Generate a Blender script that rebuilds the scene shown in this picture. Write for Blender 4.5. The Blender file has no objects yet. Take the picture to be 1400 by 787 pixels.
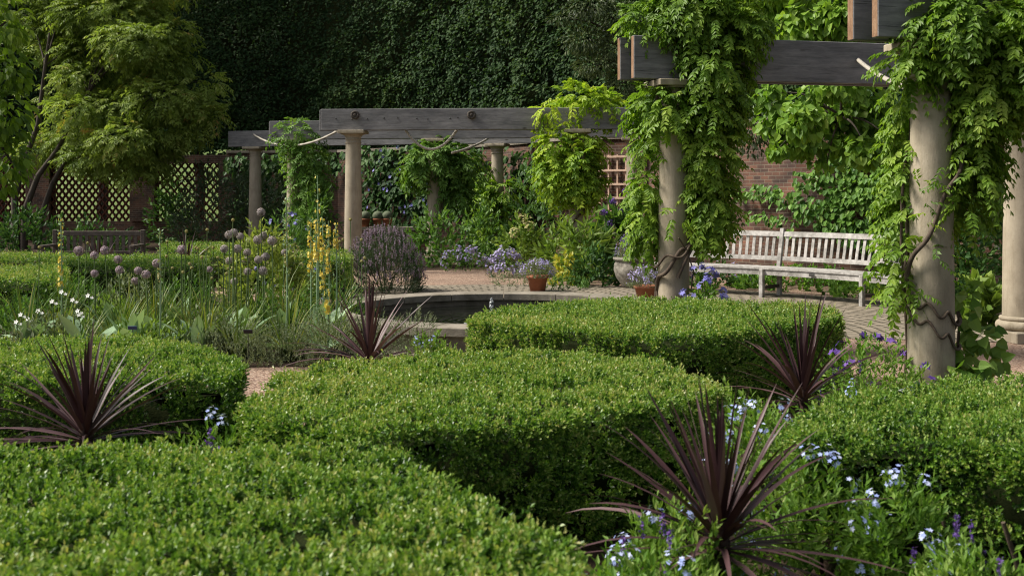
import bpy, math
import numpy as np
rng = np.random.default_rng(11)
S = bpy.context.scene
COL = S.collection
PI = math.pi
HC, HV, FP = 1.48, 262.0, 1600.0          # eye height, horizon row and focal length used to survey the photograph

def at(u, v, Y):
    return np.array([(u-700)/FP*Y, Y, HC-(v-HV)/FP*Y])
def gy(v, z=0.0):
    return (HC-z)*FP/(v-HV)
def gp(u, v, z=0.0):
    Y = gy(v, z); return ((u-700)/FP*Y, Y)

# ------------------------------------------------------------------ mesh builder
class MB:
    def __init__(s):
        s.V=[]; s.F=[]; s.M=[]; s.R=[]; s.S=[]; s.UV=[]; s.n=0
    def add(s, V, F, mi=0, rnd=None, smooth=False, uv=None):
        V=np.asarray(V,dtype=np.float32).reshape(-1,3); F=np.asarray(F,dtype=np.int32)
        if F.ndim==1: F=F.reshape(1,-1)
        m=len(F)
        s.V.append(V); s.F.append(F+s.n); s.n+=len(V)
        s.M.append(np.full(m,mi,np.int32) if np.isscalar(mi) else np.asarray(mi,np.int32))
        s.R.append(np.zeros(m,np.float32)+(0.5 if rnd is None else rnd))
        s.S.append(np.full(m,smooth,bool))
        s.UV.append(None if uv is None else np.asarray(uv,np.float32).reshape(-1,2))
        return s
    def box(s, c, size, rz=0, mi=0, ax=None, rnd=None):
        V=np.array([[x,y,z] for x in(-.5,.5) for y in(-.5,.5) for z in(-.5,.5)])*np.array(size)
        if ax is not None: V=V@np.array(ax)          # rows = local axes
        elif rz:
            a,b=math.cos(rz),math.sin(rz); V=np.c_[V[:,0]*a-V[:,1]*b, V[:,0]*b+V[:,1]*a, V[:,2]]
        F=[[0,1,3,2],[4,6,7,5],[0,4,5,1],[2,3,7,6],[0,2,6,4],[1,5,7,3]]
        return s.add(V+np.array(c),F,mi,rnd)
    def bbox(s, c, size, bev=.006, rz=0, mi=0, ax=None):
        # box with chamfered edges (24 vertices)
        h=np.array(size)/2; b=min(bev,h.min()*.45); V=[];idx={}
        for sx in(-1,1):
            for sy in(-1,1):
                for sz in(-1,1):
                    sg=np.array([sx,sy,sz])
                    for a in range(3):
                        p=sg*(h-b); p[a]=sg[a]*h[a]; idx[(sx,sy,sz,a)]=len(V); V.append(p)
        F4=[];F3=[]
        for a in range(3):
            o=[i for i in range(3) if i!=a]
            for sg in(-1,1):
                q=[]
                for p,r in((-1,-1),(1,-1),(1,1),(-1,1)):
                    k=[0,0,0];k[a]=sg;k[o[0]]=p;k[o[1]]=r;q.append(idx[(*k,a)])
                flip=(sg>0)==(a==1); F4.append(q[::-1] if flip else q)
            for p in(-1,1):
                for r in(-1,1):
                    k0=[0,0,0];k0[a]=-1;k0[o[0]]=p;k0[o[1]]=r;k1=list(k0);k1[a]=1
                    F4.append([idx[(*k0,o[0])],idx[(*k1,o[0])],idx[(*k1,o[1])],idx[(*k0,o[1])]])
        for sx in(-1,1):
            for sy in(-1,1):
                for sz in(-1,1): F3.append([idx[(sx,sy,sz,a)] for a in range(3)])
        V=np.array(V)
        if ax is not None: V=V@np.array(ax)
        elif rz:
            a,b2=math.cos(rz),math.sin(rz); V=np.c_[V[:,0]*a-V[:,1]*b2, V[:,0]*b2+V[:,1]*a, V[:,2]]
        V=V+np.array(c); s.add(V,F4,mi); s.add(V,F3,mi); return s
    def tube(s, P, R, k=8, mi=0, cap=True, smooth=True, rnd=None):
        P=np.asarray(P,float); n=len(P); R=np.zeros(n)+np.asarray(R)
        T=np.gradient(P,axis=0); T/=np.linalg.norm(T,axis=1)[:,None]+1e-9
        ref=np.array([0,0,1.]) if abs(T[:,2]).mean()<.8 else np.array([1.,0,0])
        A=np.cross(T,ref); A/=np.linalg.norm(A,axis=1)[:,None]+1e-9; B=np.cross(T,A)
        th=np.arange(k)*2*PI/k
        V=(P[:,None]+R[:,None,None]*(np.cos(th)[None,:,None]*A[:,None]+np.sin(th)[None,:,None]*B[:,None])).reshape(-1,3)
        i=np.arange(n-1)[:,None]*k; j=np.arange(k)[None]; j2=(j+1)%k
        F=np.stack([i+j,i+j2,i+k+j2,i+k+j],-1).reshape(-1,4)
        s.add(V,F,mi,rnd,smooth)
        if cap: s.add(V[:k],[list(range(k))],mi,rnd); s.add(V[-k:],[list(range(k))[::-1]],mi,rnd)
        return s
    def lathe(s, prof, c=(0,0,0), k=32, mi=0, smooth=True):
        prof=np.asarray(prof,float); n=len(prof); th=np.arange(k)*2*PI/k
        V=np.stack([prof[:,0][:,None]*np.cos(th),prof[:,0][:,None]*np.sin(th),np.repeat(prof[:,1][:,None],k,1)],-1).reshape(-1,3)+np.array(c)
        i=np.arange(n-1)[:,None]*k; j=np.arange(k)[None]; j2=(j+1)%k
        s.add(V,np.stack([i+j,i+j2,i+k+j2,i+k+j],-1).reshape(-1,4),mi,None,smooth)
        return s
    def ball(s, c, r, mi=0, k=8, m=6, sq=(1,1,1)):
        a=np.linspace(-PI/2,PI/2,m+1); prof=np.c_[np.cos(a)*r,np.sin(a)*r]; prof[:,0]=np.maximum(prof[:,0],r*1e-3)
        t=MB(); t.lathe(prof,(0,0,0),k); return s.add(t.V[0]*np.array(sq)+np.array(c),t.F[0],mi,None,True)
    def build(s, name, mats, parent=None, loc=None):
        if not isinstance(mats,(list,tuple)): mats=[mats]
        me=bpy.data.meshes.new(name)
        V=np.concatenate(s.V) if s.V else np.zeros((0,3),np.float32)
        if loc is not None: V=V-np.asarray(loc,np.float32)
        me.vertices.add(len(V)); me.vertices.foreach_set('co',V.ravel())
        li=np.concatenate([f.ravel() for f in s.F]); lt=np.concatenate([np.full(len(f),f.shape[1],np.int32) for f in s.F])
        ls=np.concatenate([[0],np.cumsum(lt)[:-1]]).astype(np.int32)
        me.loops.add(len(li)); me.loops.foreach_set('vertex_index',li)
        me.polygons.add(len(lt)); me.polygons.foreach_set('loop_start',ls); me.polygons.foreach_set('loop_total',lt)
        me.polygons.foreach_set('material_index',np.concatenate(s.M)); me.polygons.foreach_set('use_smooth',np.concatenate(s.S))
        for m in mats: me.materials.append(m)
        at_=me.attributes.new('rnd','FLOAT','FACE'); at_.data.foreach_set('value',np.concatenate(s.R).astype(np.float32))
        if any(u is not None for u in s.UV):
            uvl=me.uv_layers.new(name='UVMap'); out=[]
            for u,f in zip(s.UV,s.F): out.append(np.zeros((f.size,2),np.float32) if u is None else u)
            uvl.data.foreach_set('uv',np.concatenate(out).ravel())
        me.update(calc_edges=True); me.validate()
        o=bpy.data.objects.new(name,me); COL.objects.link(o)
        if parent is not None: o.parent=parent
        if loc is not None: o.location=loc
        return o

def tag(o,label,cat,group=None,kind=None):
    o['label']=label; o['category']=cat
    if group: o['group']=group
    if kind: o['kind']=kind
    return o
def thing(name,label,cat,loc=(0,0,0),group=None,rz=0):
    o=bpy.data.objects.new(name,None); COL.objects.link(o); o.location=loc; o.rotation_euler=(0,0,rz); o.empty_display_size=.1
    return tag(o,label,cat,group)
def struct(o): o['kind']='structure'; return o

# ------------------------------------------------------------------ noise
def _h(i,j,k,seed):
    n=(i*374761393+j*668265263+k*1274126177+seed*974711)&0xffffffff
    n=((n^(n>>13))*1274126177)&0xffffffff
    return ((n^(n>>16))&0xffff)/65535.0
def vnoise(P,sc,seed=0):
    P=np.asarray(P,float)*sc+1000; I=np.floor(P).astype(np.int64); f=P-I; f=f*f*(3-2*f); r=0
    for a in(0,1):
        for b in(0,1):
            for c in(0,1):
                w=(f[:,0] if a else 1-f[:,0])*(f[:,1] if b else 1-f[:,1])*(f[:,2] if c else 1-f[:,2])
                r=r+w*_h(I[:,0]+a,I[:,1]+b,I[:,2]+c,seed)
    return r*2-1
def unit(v): return v/(np.linalg.norm(v,axis=-1,keepdims=True)+1e-9)
def rdir(n): return unit(rng.normal(size=(n,3)))

# ------------------------------------------------------------------ leaves
def leaves(mb,P,D,N,L,W,shape='q',mi=0,rnd=None,fold=.18,curl=.0):
    P=np.asarray(P,float); n=len(P); D=unit(D); S_=unit(np.cross(D,N)); N=np.cross(S_,D)
    L=(np.zeros(n)+L)[:,None]; W=(np.zeros(n)+W)[:,None]
    tip=P+D*L-N*curl*L
    if rnd is None: rnd=rng.random(n)
    if shape=='q':
        V=np.stack([P,P+D*L*.45-S_*W/2+N*fold*W,tip,P+D*L*.45+S_*W/2+N*fold*W],1).reshape(-1,3)
        F=np.arange(n*4).reshape(-1,4); mb.add(V,F,mi,rnd)
    else:
        a,b,wb={'h':(.28,.68,.74),'heart':(.12,.55,.85),'oval':(.25,.75,.9),'blade':(.2,.6,.8)}[shape]
        V=np.stack([P,P+D*L*a-S_*W/2+N*fold*W,P+D*L*b-S_*W/2*wb+N*fold*W*wb-N*curl*L*.4,tip,P+D*L*b+S_*W/2*wb+N*fold*W*wb-N*curl*L*.4,P+D*L*a+S_*W/2+N*fold*W],1).reshape(-1,3)
        i=np.arange(n)[:,None]*6
        F=np.concatenate([i+np.array([[0,1,2,3]]),i+np.array([[0,3,4,5]])],1).reshape(-1,4)
        mb.add(V,F,mi,np.repeat(rnd,2))
def sprigs(mb,P,D,k=8,ln=.06,L=.016,W=.009,shape='q',spread=.9,mi=0,rnd=None,rv=.15,tipc=.2):
    n=len(P); D=unit(D); A=unit(np.cross(D,rdir(n))); B=np.cross(D,A)
    t=(np.arange(k)+.6)/k; az=np.arange(k)*2.4+rng.random((n,1))*6.28
    R=A[:,None]*np.cos(az)[...,None]+B[:,None]*np.sin(az)[...,None]
    ln=(np.zeros(n)+ln)[:,None,None]
    p=P[:,None]+D[:,None]*ln*t[None,:,None]
    up=(1.25-t*.9)[None,:,None]*spread
    d=D[:,None]+R*up+rng.normal(size=(n,k,3))*.22
    nn=D[:,None]*1.0-R*.6+rng.normal(size=(n,k,3))*.3
    r=(rng.random(n) if rnd is None else rnd)[:,None]+(rng.random((n,k))-.5)*2*rv+(t-.5)[None]*tipc
    sc=rng.uniform(.75,1.2,(n,k))*(1-.25*(t-.3)[None])
    leaves(mb,p.reshape(-1,3),d.reshape(-1,3),nn.reshape(-1,3),(sc*L).ravel(),(sc*W).ravel(),shape,mi,np.clip(r,0,1).ravel(),.2)
def pinnate(mb,P,D,pairs=5,ln=.22,L=.05,W=.02,droop=.6,mi=0,rnd=None,shape='q'):
    n=len(P); D=unit(D); ln=(np.zeros(n)+ln)*rng.uniform(.7,1.2,n)
    Sd=unit(np.cross(D,[0,0,1])+rng.normal(size=(n,3))*.25)
    r0=rng.random(n) if rnd is None else rnd
    s=np.linspace(.22,.98,pairs)
    dn=np.array([0,0,-1.])
    for i,x in enumerate(s):
        p=P+D*(ln*x)[:,None]+dn*(ln*droop*x*x)[:,None]
        tg=unit(D+dn*2*droop*x)
        for sg in(-1,1) if i<pairs-1 else (-1,1,0):
            d=tg*(.62 if sg else 1)+Sd*sg*.8+dn*.25+rng.normal(size=(n,3))*.14
            nn=np.cross(Sd,tg); nn=nn*np.sign(nn[:,2:3]+1e-6)+rng.normal(size=(n,3))*.25
            sc=rng.uniform(.8,1.15,n)*(1-.3*abs(x-.55))
            leaves(mb,p,d,nn,L*sc,W*sc,shape,mi,np.clip(r0+(rng.random(n)-.5)*.25,0,1),.12,.12)
def florets(mb,P,N,size,petals=5,mi=0,cup=.25):
    n=len(P); N=unit(N); A=unit(np.cross(N,rdir(n))); B=np.cross(N,A); ph=rng.random(n)*6.28
    size=np.zeros(n)+size; r=rng.random(n)
    for k in range(petals):
        a=ph+k*2*PI/petals
        d=A*np.cos(a)[:,None]+B*np.sin(a)[:,None]+N*cup
        leaves(mb,P,d,N,size*.52,size*.34,'q',mi,r,.05)

def inpoly(x,y,poly):
    c=np.zeros(len(x),bool); n=len(poly); j=n-1
    for i in range(n):
        xi,yi=poly[i]; xj,yj=poly[j]
        c^=((yi>y)!=(yj>y))&(x<(xj-xi)*(y-yi)/(yj-yi+1e-12)+xi); j=i
    return c
def smoothpoly(P,k=5):
    P=np.asarray(P,float); Q=[]
    for i in range(len(P)):
        a,b=P[i],P[(i+1)%len(P)]; m=max(1,int(np.hypot(*(b-a))/.35)); Q+=[a+(b-a)*j/m for j in range(m)]
    P=np.array(Q); n=len(P); out=[]
    for i in range(n):
        p0,p1,p2,p3=P[i-1],P[i],P[(i+1)%n],P[(i+2)%n]
        for t in np.arange(k)/k:
            out.append(.5*((2*p1)+(-p0+p2)*t+(2*p0-5*p1+4*p2-p3)*t*t+(-p0+3*p1-3*p2+p3)*t**3))
    out=np.array(out); ar=np.sum(out[:,0]*np.roll(out[:,1],-1)-np.roll(out[:,0],-1)*out[:,1])
    return out if ar>0 else out[::-1]
def edgedist(x,y,poly):
    a=poly; b=np.roll(poly,-1,0); d=b-a; L2=(d**2).sum(1)+1e-12
    best=np.full(len(x),1e9); nx=np.zeros(len(x)); ny=np.zeros(len(x))
    for i in range(len(a)):
        t=np.clip(((x-a[i,0])*d[i,0]+(y-a[i,1])*d[i,1])/L2[i],0,1)
        dx=x-a[i,0]-t*d[i,0]; dy=y-a[i,1]-t*d[i,1]; q=np.hypot(dx,dy); m=q<best
        l=math.sqrt(L2[i]); best[m]=q[m]; nx[m]=d[i,1]/l; ny[m]=-d[i,0]/l
    return best,nx,ny

# ------------------------------------------------------------------ materials
def newmat(name):
    m=bpy.data.materials.new(name); m.use_nodes=True; nt=m.node_tree; b=nt.nodes['Principled BSDF']; return m,nt,b,nt.nodes['Material Output']
def nd(nt,t,**kw):
    n=nt.nodes.new(t)
    for k,v in kw.items():
        if k in n.inputs.keys(): n.inputs[k].default_value=v
        else: setattr(n,k,v)
    return n
def ramp(nt,stops):
    r=nt.nodes.new('ShaderNodeValToRGB'); e=r.color_ramp.elements
    while len(e)<len(stops): e.new(.5)
    for q,(p,c) in zip(e,stops): q.position=p; q.color=(*c,1)
    return r
def leafmat(name,cols,rough=.5,tr=.3,trc=1.5,spec=.22,gain=1.4):
    if trc>1.2: cols=[(r*gain*.93,g*gain,b*gain*.85) for r,g,b in cols]
    m,nt,b,o=newmat(name)
    a=nd(nt,'ShaderNodeAttribute',attribute_name='rnd'); n=len(cols)
    r=ramp(nt,[(i/(n-1) if n>1 else 0,c) for i,c in enumerate(cols)]); nt.links.new(a.outputs['Fac'],r.inputs[0])
    nt.links.new(r.outputs[0],b.inputs['Base Color']); b.inputs['Roughness'].default_value=rough; b.inputs['Specular IOR Level'].default_value=spec
    if tr:
        t=nd(nt,'ShaderNodeBsdfTranslucent'); mx=nd(nt,'ShaderNodeMixShader'); mx.inputs[0].default_value=tr
        g=nd(nt,'ShaderNodeMix',data_type='RGBA',blend_type='MULTIPLY'); g.inputs[0].default_value=1; g.inputs[7].default_value=(trc*1.1,trc*1.15,trc*.5,1)
        nt.links.new(r.outputs[0],g.inputs[6]); nt.links.new(g.outputs[2],t.inputs[0])
        nt.links.new(b.outputs[0],mx.inputs[1]); nt.links.new(t.outputs[0],mx.inputs[2]); nt.links.new(mx.outputs[0],o.inputs[0])
    return m
def noisemat(name,stops,scale=6,detail=6,rough=.8,bump=.3,bscale=40,stretch=(1,1,1),spec=.3,bdist=.01):
    m,nt,b,o=newmat(name)
    tc=nd(nt,'ShaderNodeTexCoord'); mp=nd(nt,'ShaderNodeMapping'); mp.inputs['Scale'].default_value=stretch
    nt.links.new(tc.outputs['Object'],mp.inputs[0])
    n=nd(nt,'ShaderNodeTexNoise'); n.inputs['Scale'].default_value=scale; n.inputs['Detail'].default_value=detail; n.inputs['Roughness'].default_value=.65
    nt.links.new(mp.outputs[0],n.inputs[0]); r=ramp(nt,stops); nt.links.new(n.outputs['Fac'],r.inputs[0]); nt.links.new(r.outputs[0],b.inputs['Base Color'])
    b.inputs['Roughness'].default_value=rough; b.inputs['Specular IOR Level'].default_value=spec
    if bump:
        n2=nd(nt,'ShaderNodeTexNoise'); n2.inputs['Scale'].default_value=bscale; n2.inputs['Detail'].default_value=4
        nt.links.new(mp.outputs[0],n2.inputs[0]); bp=nd(nt,'ShaderNodeBump'); bp.inputs['Strength'].default_value=bump; bp.inputs['Distance'].default_value=bdist
        nt.links.new(n2.outputs['Fac'],bp.inputs['Height']); nt.links.new(bp.outputs[0],b.inputs['Normal'])
    return m
def g3(c,k): return tuple(x*k for x in c)

M={}
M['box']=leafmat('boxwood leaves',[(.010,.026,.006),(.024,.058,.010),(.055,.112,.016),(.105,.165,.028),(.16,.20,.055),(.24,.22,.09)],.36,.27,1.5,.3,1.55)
M['boxcore']=noisemat('dark hedge core',[(.3,(.012,.018,.006)),(.7,(.026,.032,.011))],40,3,1.0,.6,90,(1,1,1),.05)  # near-black core filler: the shade deep between the leaves put into its colour
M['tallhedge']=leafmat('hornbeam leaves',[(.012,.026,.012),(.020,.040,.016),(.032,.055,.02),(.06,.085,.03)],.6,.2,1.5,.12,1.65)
M['wist']=leafmat('wisteria leaves',[(.04,.075,.012),(.08,.135,.018),(.125,.18,.026),(.20,.245,.05)],.45,.34,1.5,.22,1.6)
M['wistyel']=leafmat('golden wisteria leaves',[(.07,.12,.016),(.13,.19,.022),(.21,.25,.03),(.32,.32,.06)],.45,.38,1.5,.2,1.75)
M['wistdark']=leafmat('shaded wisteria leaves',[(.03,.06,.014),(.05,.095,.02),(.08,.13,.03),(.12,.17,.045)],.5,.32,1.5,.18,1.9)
M['redbud']=leafmat('heart leaves',[(.05,.095,.016),(.085,.15,.022),(.14,.21,.035),(.22,.27,.07)],.45,.34,1.5,.22,1.5)
M['maple']=leafmat('feathery tree leaves',[(.05,.072,.018),(.085,.115,.027),(.125,.155,.036),(.17,.195,.058),(.20,.12,.05)],.5,.36,1.5,.2,1.8)
M['bigleaf']=leafmat('broad tree leaves',[(.035,.06,.01),(.065,.105,.014),(.11,.15,.02),(.17,.20,.04)],.45,.35,1.5,.2,1.9)
M['yew']=leafmat('cotoneaster leaves',[(.018,.028,.012),(.03,.045,.018),(.06,.075,.03),(.10,.11,.05)],.5,.15)
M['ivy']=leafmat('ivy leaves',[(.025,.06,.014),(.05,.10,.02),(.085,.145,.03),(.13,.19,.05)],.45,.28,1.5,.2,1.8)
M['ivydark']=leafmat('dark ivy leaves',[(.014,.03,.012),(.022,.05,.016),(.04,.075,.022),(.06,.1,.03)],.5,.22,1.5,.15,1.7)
M['shrub']=leafmat('shrub leaves',[(.022,.05,.014),(.04,.08,.02),(.065,.115,.028),(.10,.15,.04)],.5,.28,1.5,.18,1.7)
M['shrublight']=leafmat('light shrub leaves',[(.05,.085,.018),(.085,.13,.026),(.13,.175,.04),(.2,.23,.07)],.5,.3)
M['grey']=leafmat('grey leaves',[(.07,.085,.05),(.11,.125,.08),(.15,.165,.11),(.2,.21,.15)],.7,.15)
M['willow']=leafmat('willow leaves',[(.022,.038,.022),(.04,.06,.036),(.065,.085,.055),(.1,.12,.085)],.5,.2)
M['silver']=leafmat('woolly silver leaves',[(.13,.19,.12),(.18,.24,.17),(.24,.30,.22)],.8,.15)
M['grass']=leafmat('strap leaves',[(.04,.075,.018),(.075,.12,.028),(.12,.16,.04),(.22,.20,.06)],.45,.25,1.5,.2,1.1)
M['bed']=leafmat('bedding leaves',[(.045,.09,.016),(.075,.14,.022),(.12,.175,.04),(.20,.24,.08)],.5,.3,1.5,.18,1.5)
M['palebush']=leafmat('pale yellowing leaves',[(.08,.11,.03),(.15,.18,.05),(.24,.26,.08),(.34,.33,.13)],.5,.3,1.5,.2,1.25)
M['yelleaf']=leafmat('yellow leaves',[(.16,.17,.03),(.25,.23,.04),(.36,.30,.06)],.5,.3)
M['cord']=leafmat('burgundy blades',[(.026,.011,.012),(.046,.020,.022),(.088,.046,.048),(.16,.105,.105)],.45,.06,1.0,.3)
M['cordstem']=noisemat('cordyline stem',[(.3,(.03,.018,.014)),(.7,(.06,.035,.025))],30)
M['blue']=leafmat('pale blue petals',[(.26,.33,.66),(.38,.45,.77),(.58,.62,.84)],.6,.25,1)
M['white']=leafmat('white petals',[(.75,.75,.72),(.85,.85,.83)],.6,.2,1)
M['violet']=leafmat('violet petals',[(.06,.03,.18),(.11,.055,.26),(.18,.10,.34)],.6,.2,1)
M['lilac']=leafmat('lilac petals',[(.22,.19,.42),(.32,.28,.52),(.45,.40,.62)],.6,.25,1)
M['clem']=leafmat('clematis petals',[(.12,.12,.42),(.22,.21,.56),(.36,.34,.68)],.6,.25,1)
M['allium']=leafmat('allium florets',[(.25,.185,.23),(.37,.285,.33),(.48,.39,.42)],.7,.2,1)
M['alliumgrey']=leafmat('fading allium florets',[(.26,.215,.23),(.36,.31,.32),(.46,.41,.40)],.7,.2,1)
M['yellow']=leafmat('yellow petals',[(.58,.42,.06),(.72,.55,.10),(.8,.68,.22)],.6,.25,1)
M['seed']=leafmat('pale seed heads',[(.28,.27,.10),(.40,.36,.16)],.7,.15,1)
M['sage']=leafmat('mauve haze flowers',[(.17,.12,.19),(.26,.19,.27),(.36,.28,.36)],.7,.2,1)
M['mauve']=leafmat('pink petals',[(.35,.12,.35),(.5,.2,.48)],.6,.2,1)
M['cactus']=noisemat('cactus skin',[(.3,(.06,.08,.045)),(.7,(.14,.16,.10))],30,4,.8,.4,60)
M['stem']=noisemat('green stems',[(.3,(.06,.10,.03)),(.7,(.10,.15,.05))],20,2,.6,0)
M['vinewood']=noisemat('vine wood',[(.3,(.05,.035,.025)),(.7,(.12,.09,.065))],18,5,.85,.6,60,(1,1,.3))
M['bark']=noisemat('bark',[(.3,(.035,.028,.022)),(.7,(.09,.075,.06))],8,6,.9,.8,25,(1,1,.25),.2,.02)
M['greybark']=noisemat('pale bark',[(.3,(.09,.08,.065)),(.7,(.17,.155,.13))],8,6,.85,.5,25,(1,1,.25),.2,.02)
M['stone']=noisemat('column stone',[(.28,(.235,.20,.152)),(.5,(.36,.312,.24)),(.75,(.46,.405,.32))],3.2,9,.85,.25,70,(1,1,.55),.25,.008)
M['coping']=noisemat('coping stone',[(.3,(.17,.15,.12)),(.55,(.24,.21,.17)),(.75,(.30,.27,.22))],5,8,.85,.25,60)
M['urn']=noisemat('lichened stone',[(.33,(.09,.08,.065)),(.5,(.21,.19,.16)),(.68,(.38,.35,.30))],9,9,.9,.5,40,(1,1,1.4))
M['terra']=noisemat('terracotta',[(.3,(.27,.095,.05)),(.7,(.37,.15,.085))],8,6,.85,.15,60)
M['soil']=noisemat('dark soil',[(.3,(.02,.014,.009)),(.7,(.06,.042,.028))],12,8,.95,.9,50,(1,1,1),.1,.03)
M['rope']=noisemat('rope fibres',[(.3,(.28,.255,.21)),(.7,(.44,.405,.35))],60,3,.9,.4,200)
M['darkrope']=noisemat('tarred rope',[(.3,(.04,.033,.028)),(.7,(.10,.085,.07))],60,3,.9,.4,200)
M['bench']=noisemat('silvered teak',[(.3,(.27,.255,.24)),(.55,(.40,.38,.36)),(.75,(.50,.48,.46))],14,7,.75,.2,60,(1,1,1))
M['oldwood']=noisemat('dark bench wood',[(.3,(.06,.048,.04)),(.7,(.13,.105,.09))],14,6,.85,.3,60)
M['trelliswood']=noisemat('pinkish trellis wood',[(.3,(.45,.30,.22)),(.7,(.58,.42,.32))],10,5,.8,.2,60)
M['tile']=noisemat('red clay tiles',[(.3,(.10,.032,.022)),(.7,(.19,.07,.048))],14,5,.85,.3,60)
M['iron']=noisemat('dark metal',[(.3,(.03,.03,.03)),(.7,(.06,.055,.05))],20,3,.5,0)
M['labelblue']=noisemat('blue label',[(.3,(.02,.045,.11)),(.7,(.03,.06,.14))],5,2,.4,0)
M['labelblack']=noisemat('black label',[(.3,(.008,.009,.014)),(.7,(.014,.015,.02))],5,2,.35,0)
M['lawn']=noisemat('lawn grass',[(.3,(.065,.115,.022)),(.7,(.135,.185,.042))],1.5,8,.8,.6,30)

def overlay(mat,stretch,scale,stops,detail=5):
    nt=mat.node_tree; b=nt.nodes['Principled BSDF']; l=b.inputs['Base Color'].links[0]; src=l.from_socket
    tc=nd(nt,'ShaderNodeTexCoord'); mp=nd(nt,'ShaderNodeMapping'); mp.inputs['Scale'].default_value=stretch; nt.links.new(tc.outputs['Object'],mp.inputs[0])
    n=nd(nt,'ShaderNodeTexNoise'); n.inputs['Scale'].default_value=scale; n.inputs['Detail'].default_value=detail; n.inputs['Roughness'].default_value=.7; nt.links.new(mp.outputs[0],n.inputs[0])
    r=ramp(nt,stops); nt.links.new(n.outputs['Fac'],r.inputs[0]); mx=nd(nt,'ShaderNodeMix',data_type='RGBA',blend_type='MULTIPLY'); mx.inputs[0].default_value=1
    nt.links.new(src,mx.inputs[6]); nt.links.new(r.outputs[0],mx.inputs[7]); nt.links.new(mx.outputs[2],b.inputs['Base Color'])
overlay(M['stone'],(1,1,.09),11,[(.34,(.80,.78,.74)),(.50,(1,1,1))])
overlay(M['stone'],(1,1,1),55,[(.28,(.7,.68,.65)),(.38,(1,1,1))],3)
overlay(M['stone'],(1,1,.6),2.3,[(.38,(.86,.85,.82)),(.6,(1.06,1.05,1.02))])
overlay(M['coping'],(1,1,1),3.0,[(.38,(.6,.6,.55)),(.56,(1,1,1))])
overlay(M['bench'],(1,1,1),3.5,[(.38,(.62,.62,.6)),(.6,(1.05,1.05,1.05))])
def beam_mat():
    m,nt,b,o=newmat('weathered timber')
    tc=nd(nt,'ShaderNodeTexCoord'); mp=nd(nt,'ShaderNodeMapping'); mp.inputs['Scale'].default_value=(1.1,9,9); nt.links.new(tc.outputs['Object'],mp.inputs[0])
    n=nd(nt,'ShaderNodeTexNoise'); n.inputs['Scale'].default_value=3; n.inputs['Detail'].default_value=9; n.inputs['Roughness'].default_value=.7; n.inputs['Distortion'].default_value=.7
    nt.links.new(mp.outputs[0],n.inputs[0])
    r=ramp(nt,[(.25,(.10,.098,.10)),(.5,(.19,.188,.192)),(.75,(.28,.275,.275))]); nt.links.new(n.outputs['Fac'],r.inputs[0])
    mp2=nd(nt,'ShaderNodeMapping'); mp2.inputs['Scale'].default_value=(1.5,4,4.5); nt.links.new(tc.outputs['Object'],mp2.inputs[0])
    v=nd(nt,'ShaderNodeTexVoronoi'); v.inputs['Scale'].default_value=1.5; v.inputs['Randomness'].default_value=1; nt.links.new(mp2.outputs[0],v.inputs[0])
    r2=ramp(nt,[(.05,(1,1,1)),(.13,(0,0,0))]); nt.links.new(v.outputs['Distance'],r2.inputs[0])
    mx=nd(nt,'ShaderNodeMix',data_type='RGBA'); nt.links.new(r2.outputs[0],mx.inputs[0]); nt.links.new(r.outputs[0],mx.inputs[6]); mx.inputs[7].default_value=(.04,.028,.022,1)
    nt.links.new(mx.outputs[2],b.inputs['Base Color']); b.inputs['Roughness'].default_value=.75
    bp=nd(nt,'ShaderNodeBump'); bp.inputs['Strength'].default_value=.35; bp.inputs['Distance'].default_value=.006; nt.links.new(n.outputs['Fac'],bp.inputs['Height']); nt.links.new(bp.outputs[0],b.inputs['Normal'])
    return m
M['beam']=beam_mat()
overlay(M['beam'],(.35,16,16),4,[(.33,(.25,.24,.23)),(.40,(1,1,1))],4)
overlay(M['beam'],(.8,.8,2.5),1.6,[(.35,(.62,.62,.62)),(.65,(1.15,1.13,1.1))])
M['beamend']=noisemat('cedar end grain',[(.3,(.15,.08,.045)),(.5,(.22,.125,.07)),(.7,(.30,.19,.115))],10,5,.75,.3,50,(1,3,1))

def brick_mat():
    m,nt,b,o=newmat('old red brick')
    uv=nd(nt,'ShaderNodeUVMap'); 
    bt=nd(nt,'ShaderNodeTexBrick'); nt.links.new(uv.outputs[0],bt.inputs[0])
    bt.inputs['Scale'].default_value=1; bt.inputs['Brick Width'].default_value=.18; bt.inputs['Row Height'].default_value=.06; bt.inputs['Mortar Size'].default_value=.006; bt.inputs['Mortar Smooth'].default_value=.2; bt.inputs['Bias'].default_value=0
    bt.inputs['Color1'].default_value=(.165,.076,.05,1); bt.inputs['Color2'].default_value=(.062,.034,.027,1); bt.inputs['Mortar'].default_value=(.19,.155,.12,1)
    n=nd(nt,'ShaderNodeTexNoise'); n.inputs['Scale'].default_value=2.2; n.inputs['Detail'].default_value=8; nt.links.new(uv.outputs[0],n.inputs[0])
    r=ramp(nt,[(.3,(.35,.34,.33)),(.5,(.8,.78,.74)),(.7,(1.2,1.1,1.0))]); nt.links.new(n.outputs['Fac'],r.inputs[0])
    mx=nd(nt,'ShaderNodeMix',data_type='RGBA',blend_type='MULTIPLY'); mx.inputs[0].default_value=1; nt.links.new(bt.outputs['Color'],mx.inputs[6]); nt.links.new(r.outputs[0],mx.inputs[7])
    nt.links.new(mx.outputs[2],b.inputs['Base Color']); b.inputs['Roughness'].default_value=.88
    bp=nd(nt,'ShaderNodeBump'); bp.invert=True; bp.inputs['Strength'].default_value=.6; bp.inputs['Distance'].default_value=.012; nt.links.new(bt.outputs['Fac'],bp.inputs['Height']); nt.links.new(bp.outputs[0],b.inputs['Normal'])
    return m
M['brick']=brick_mat()

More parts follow.
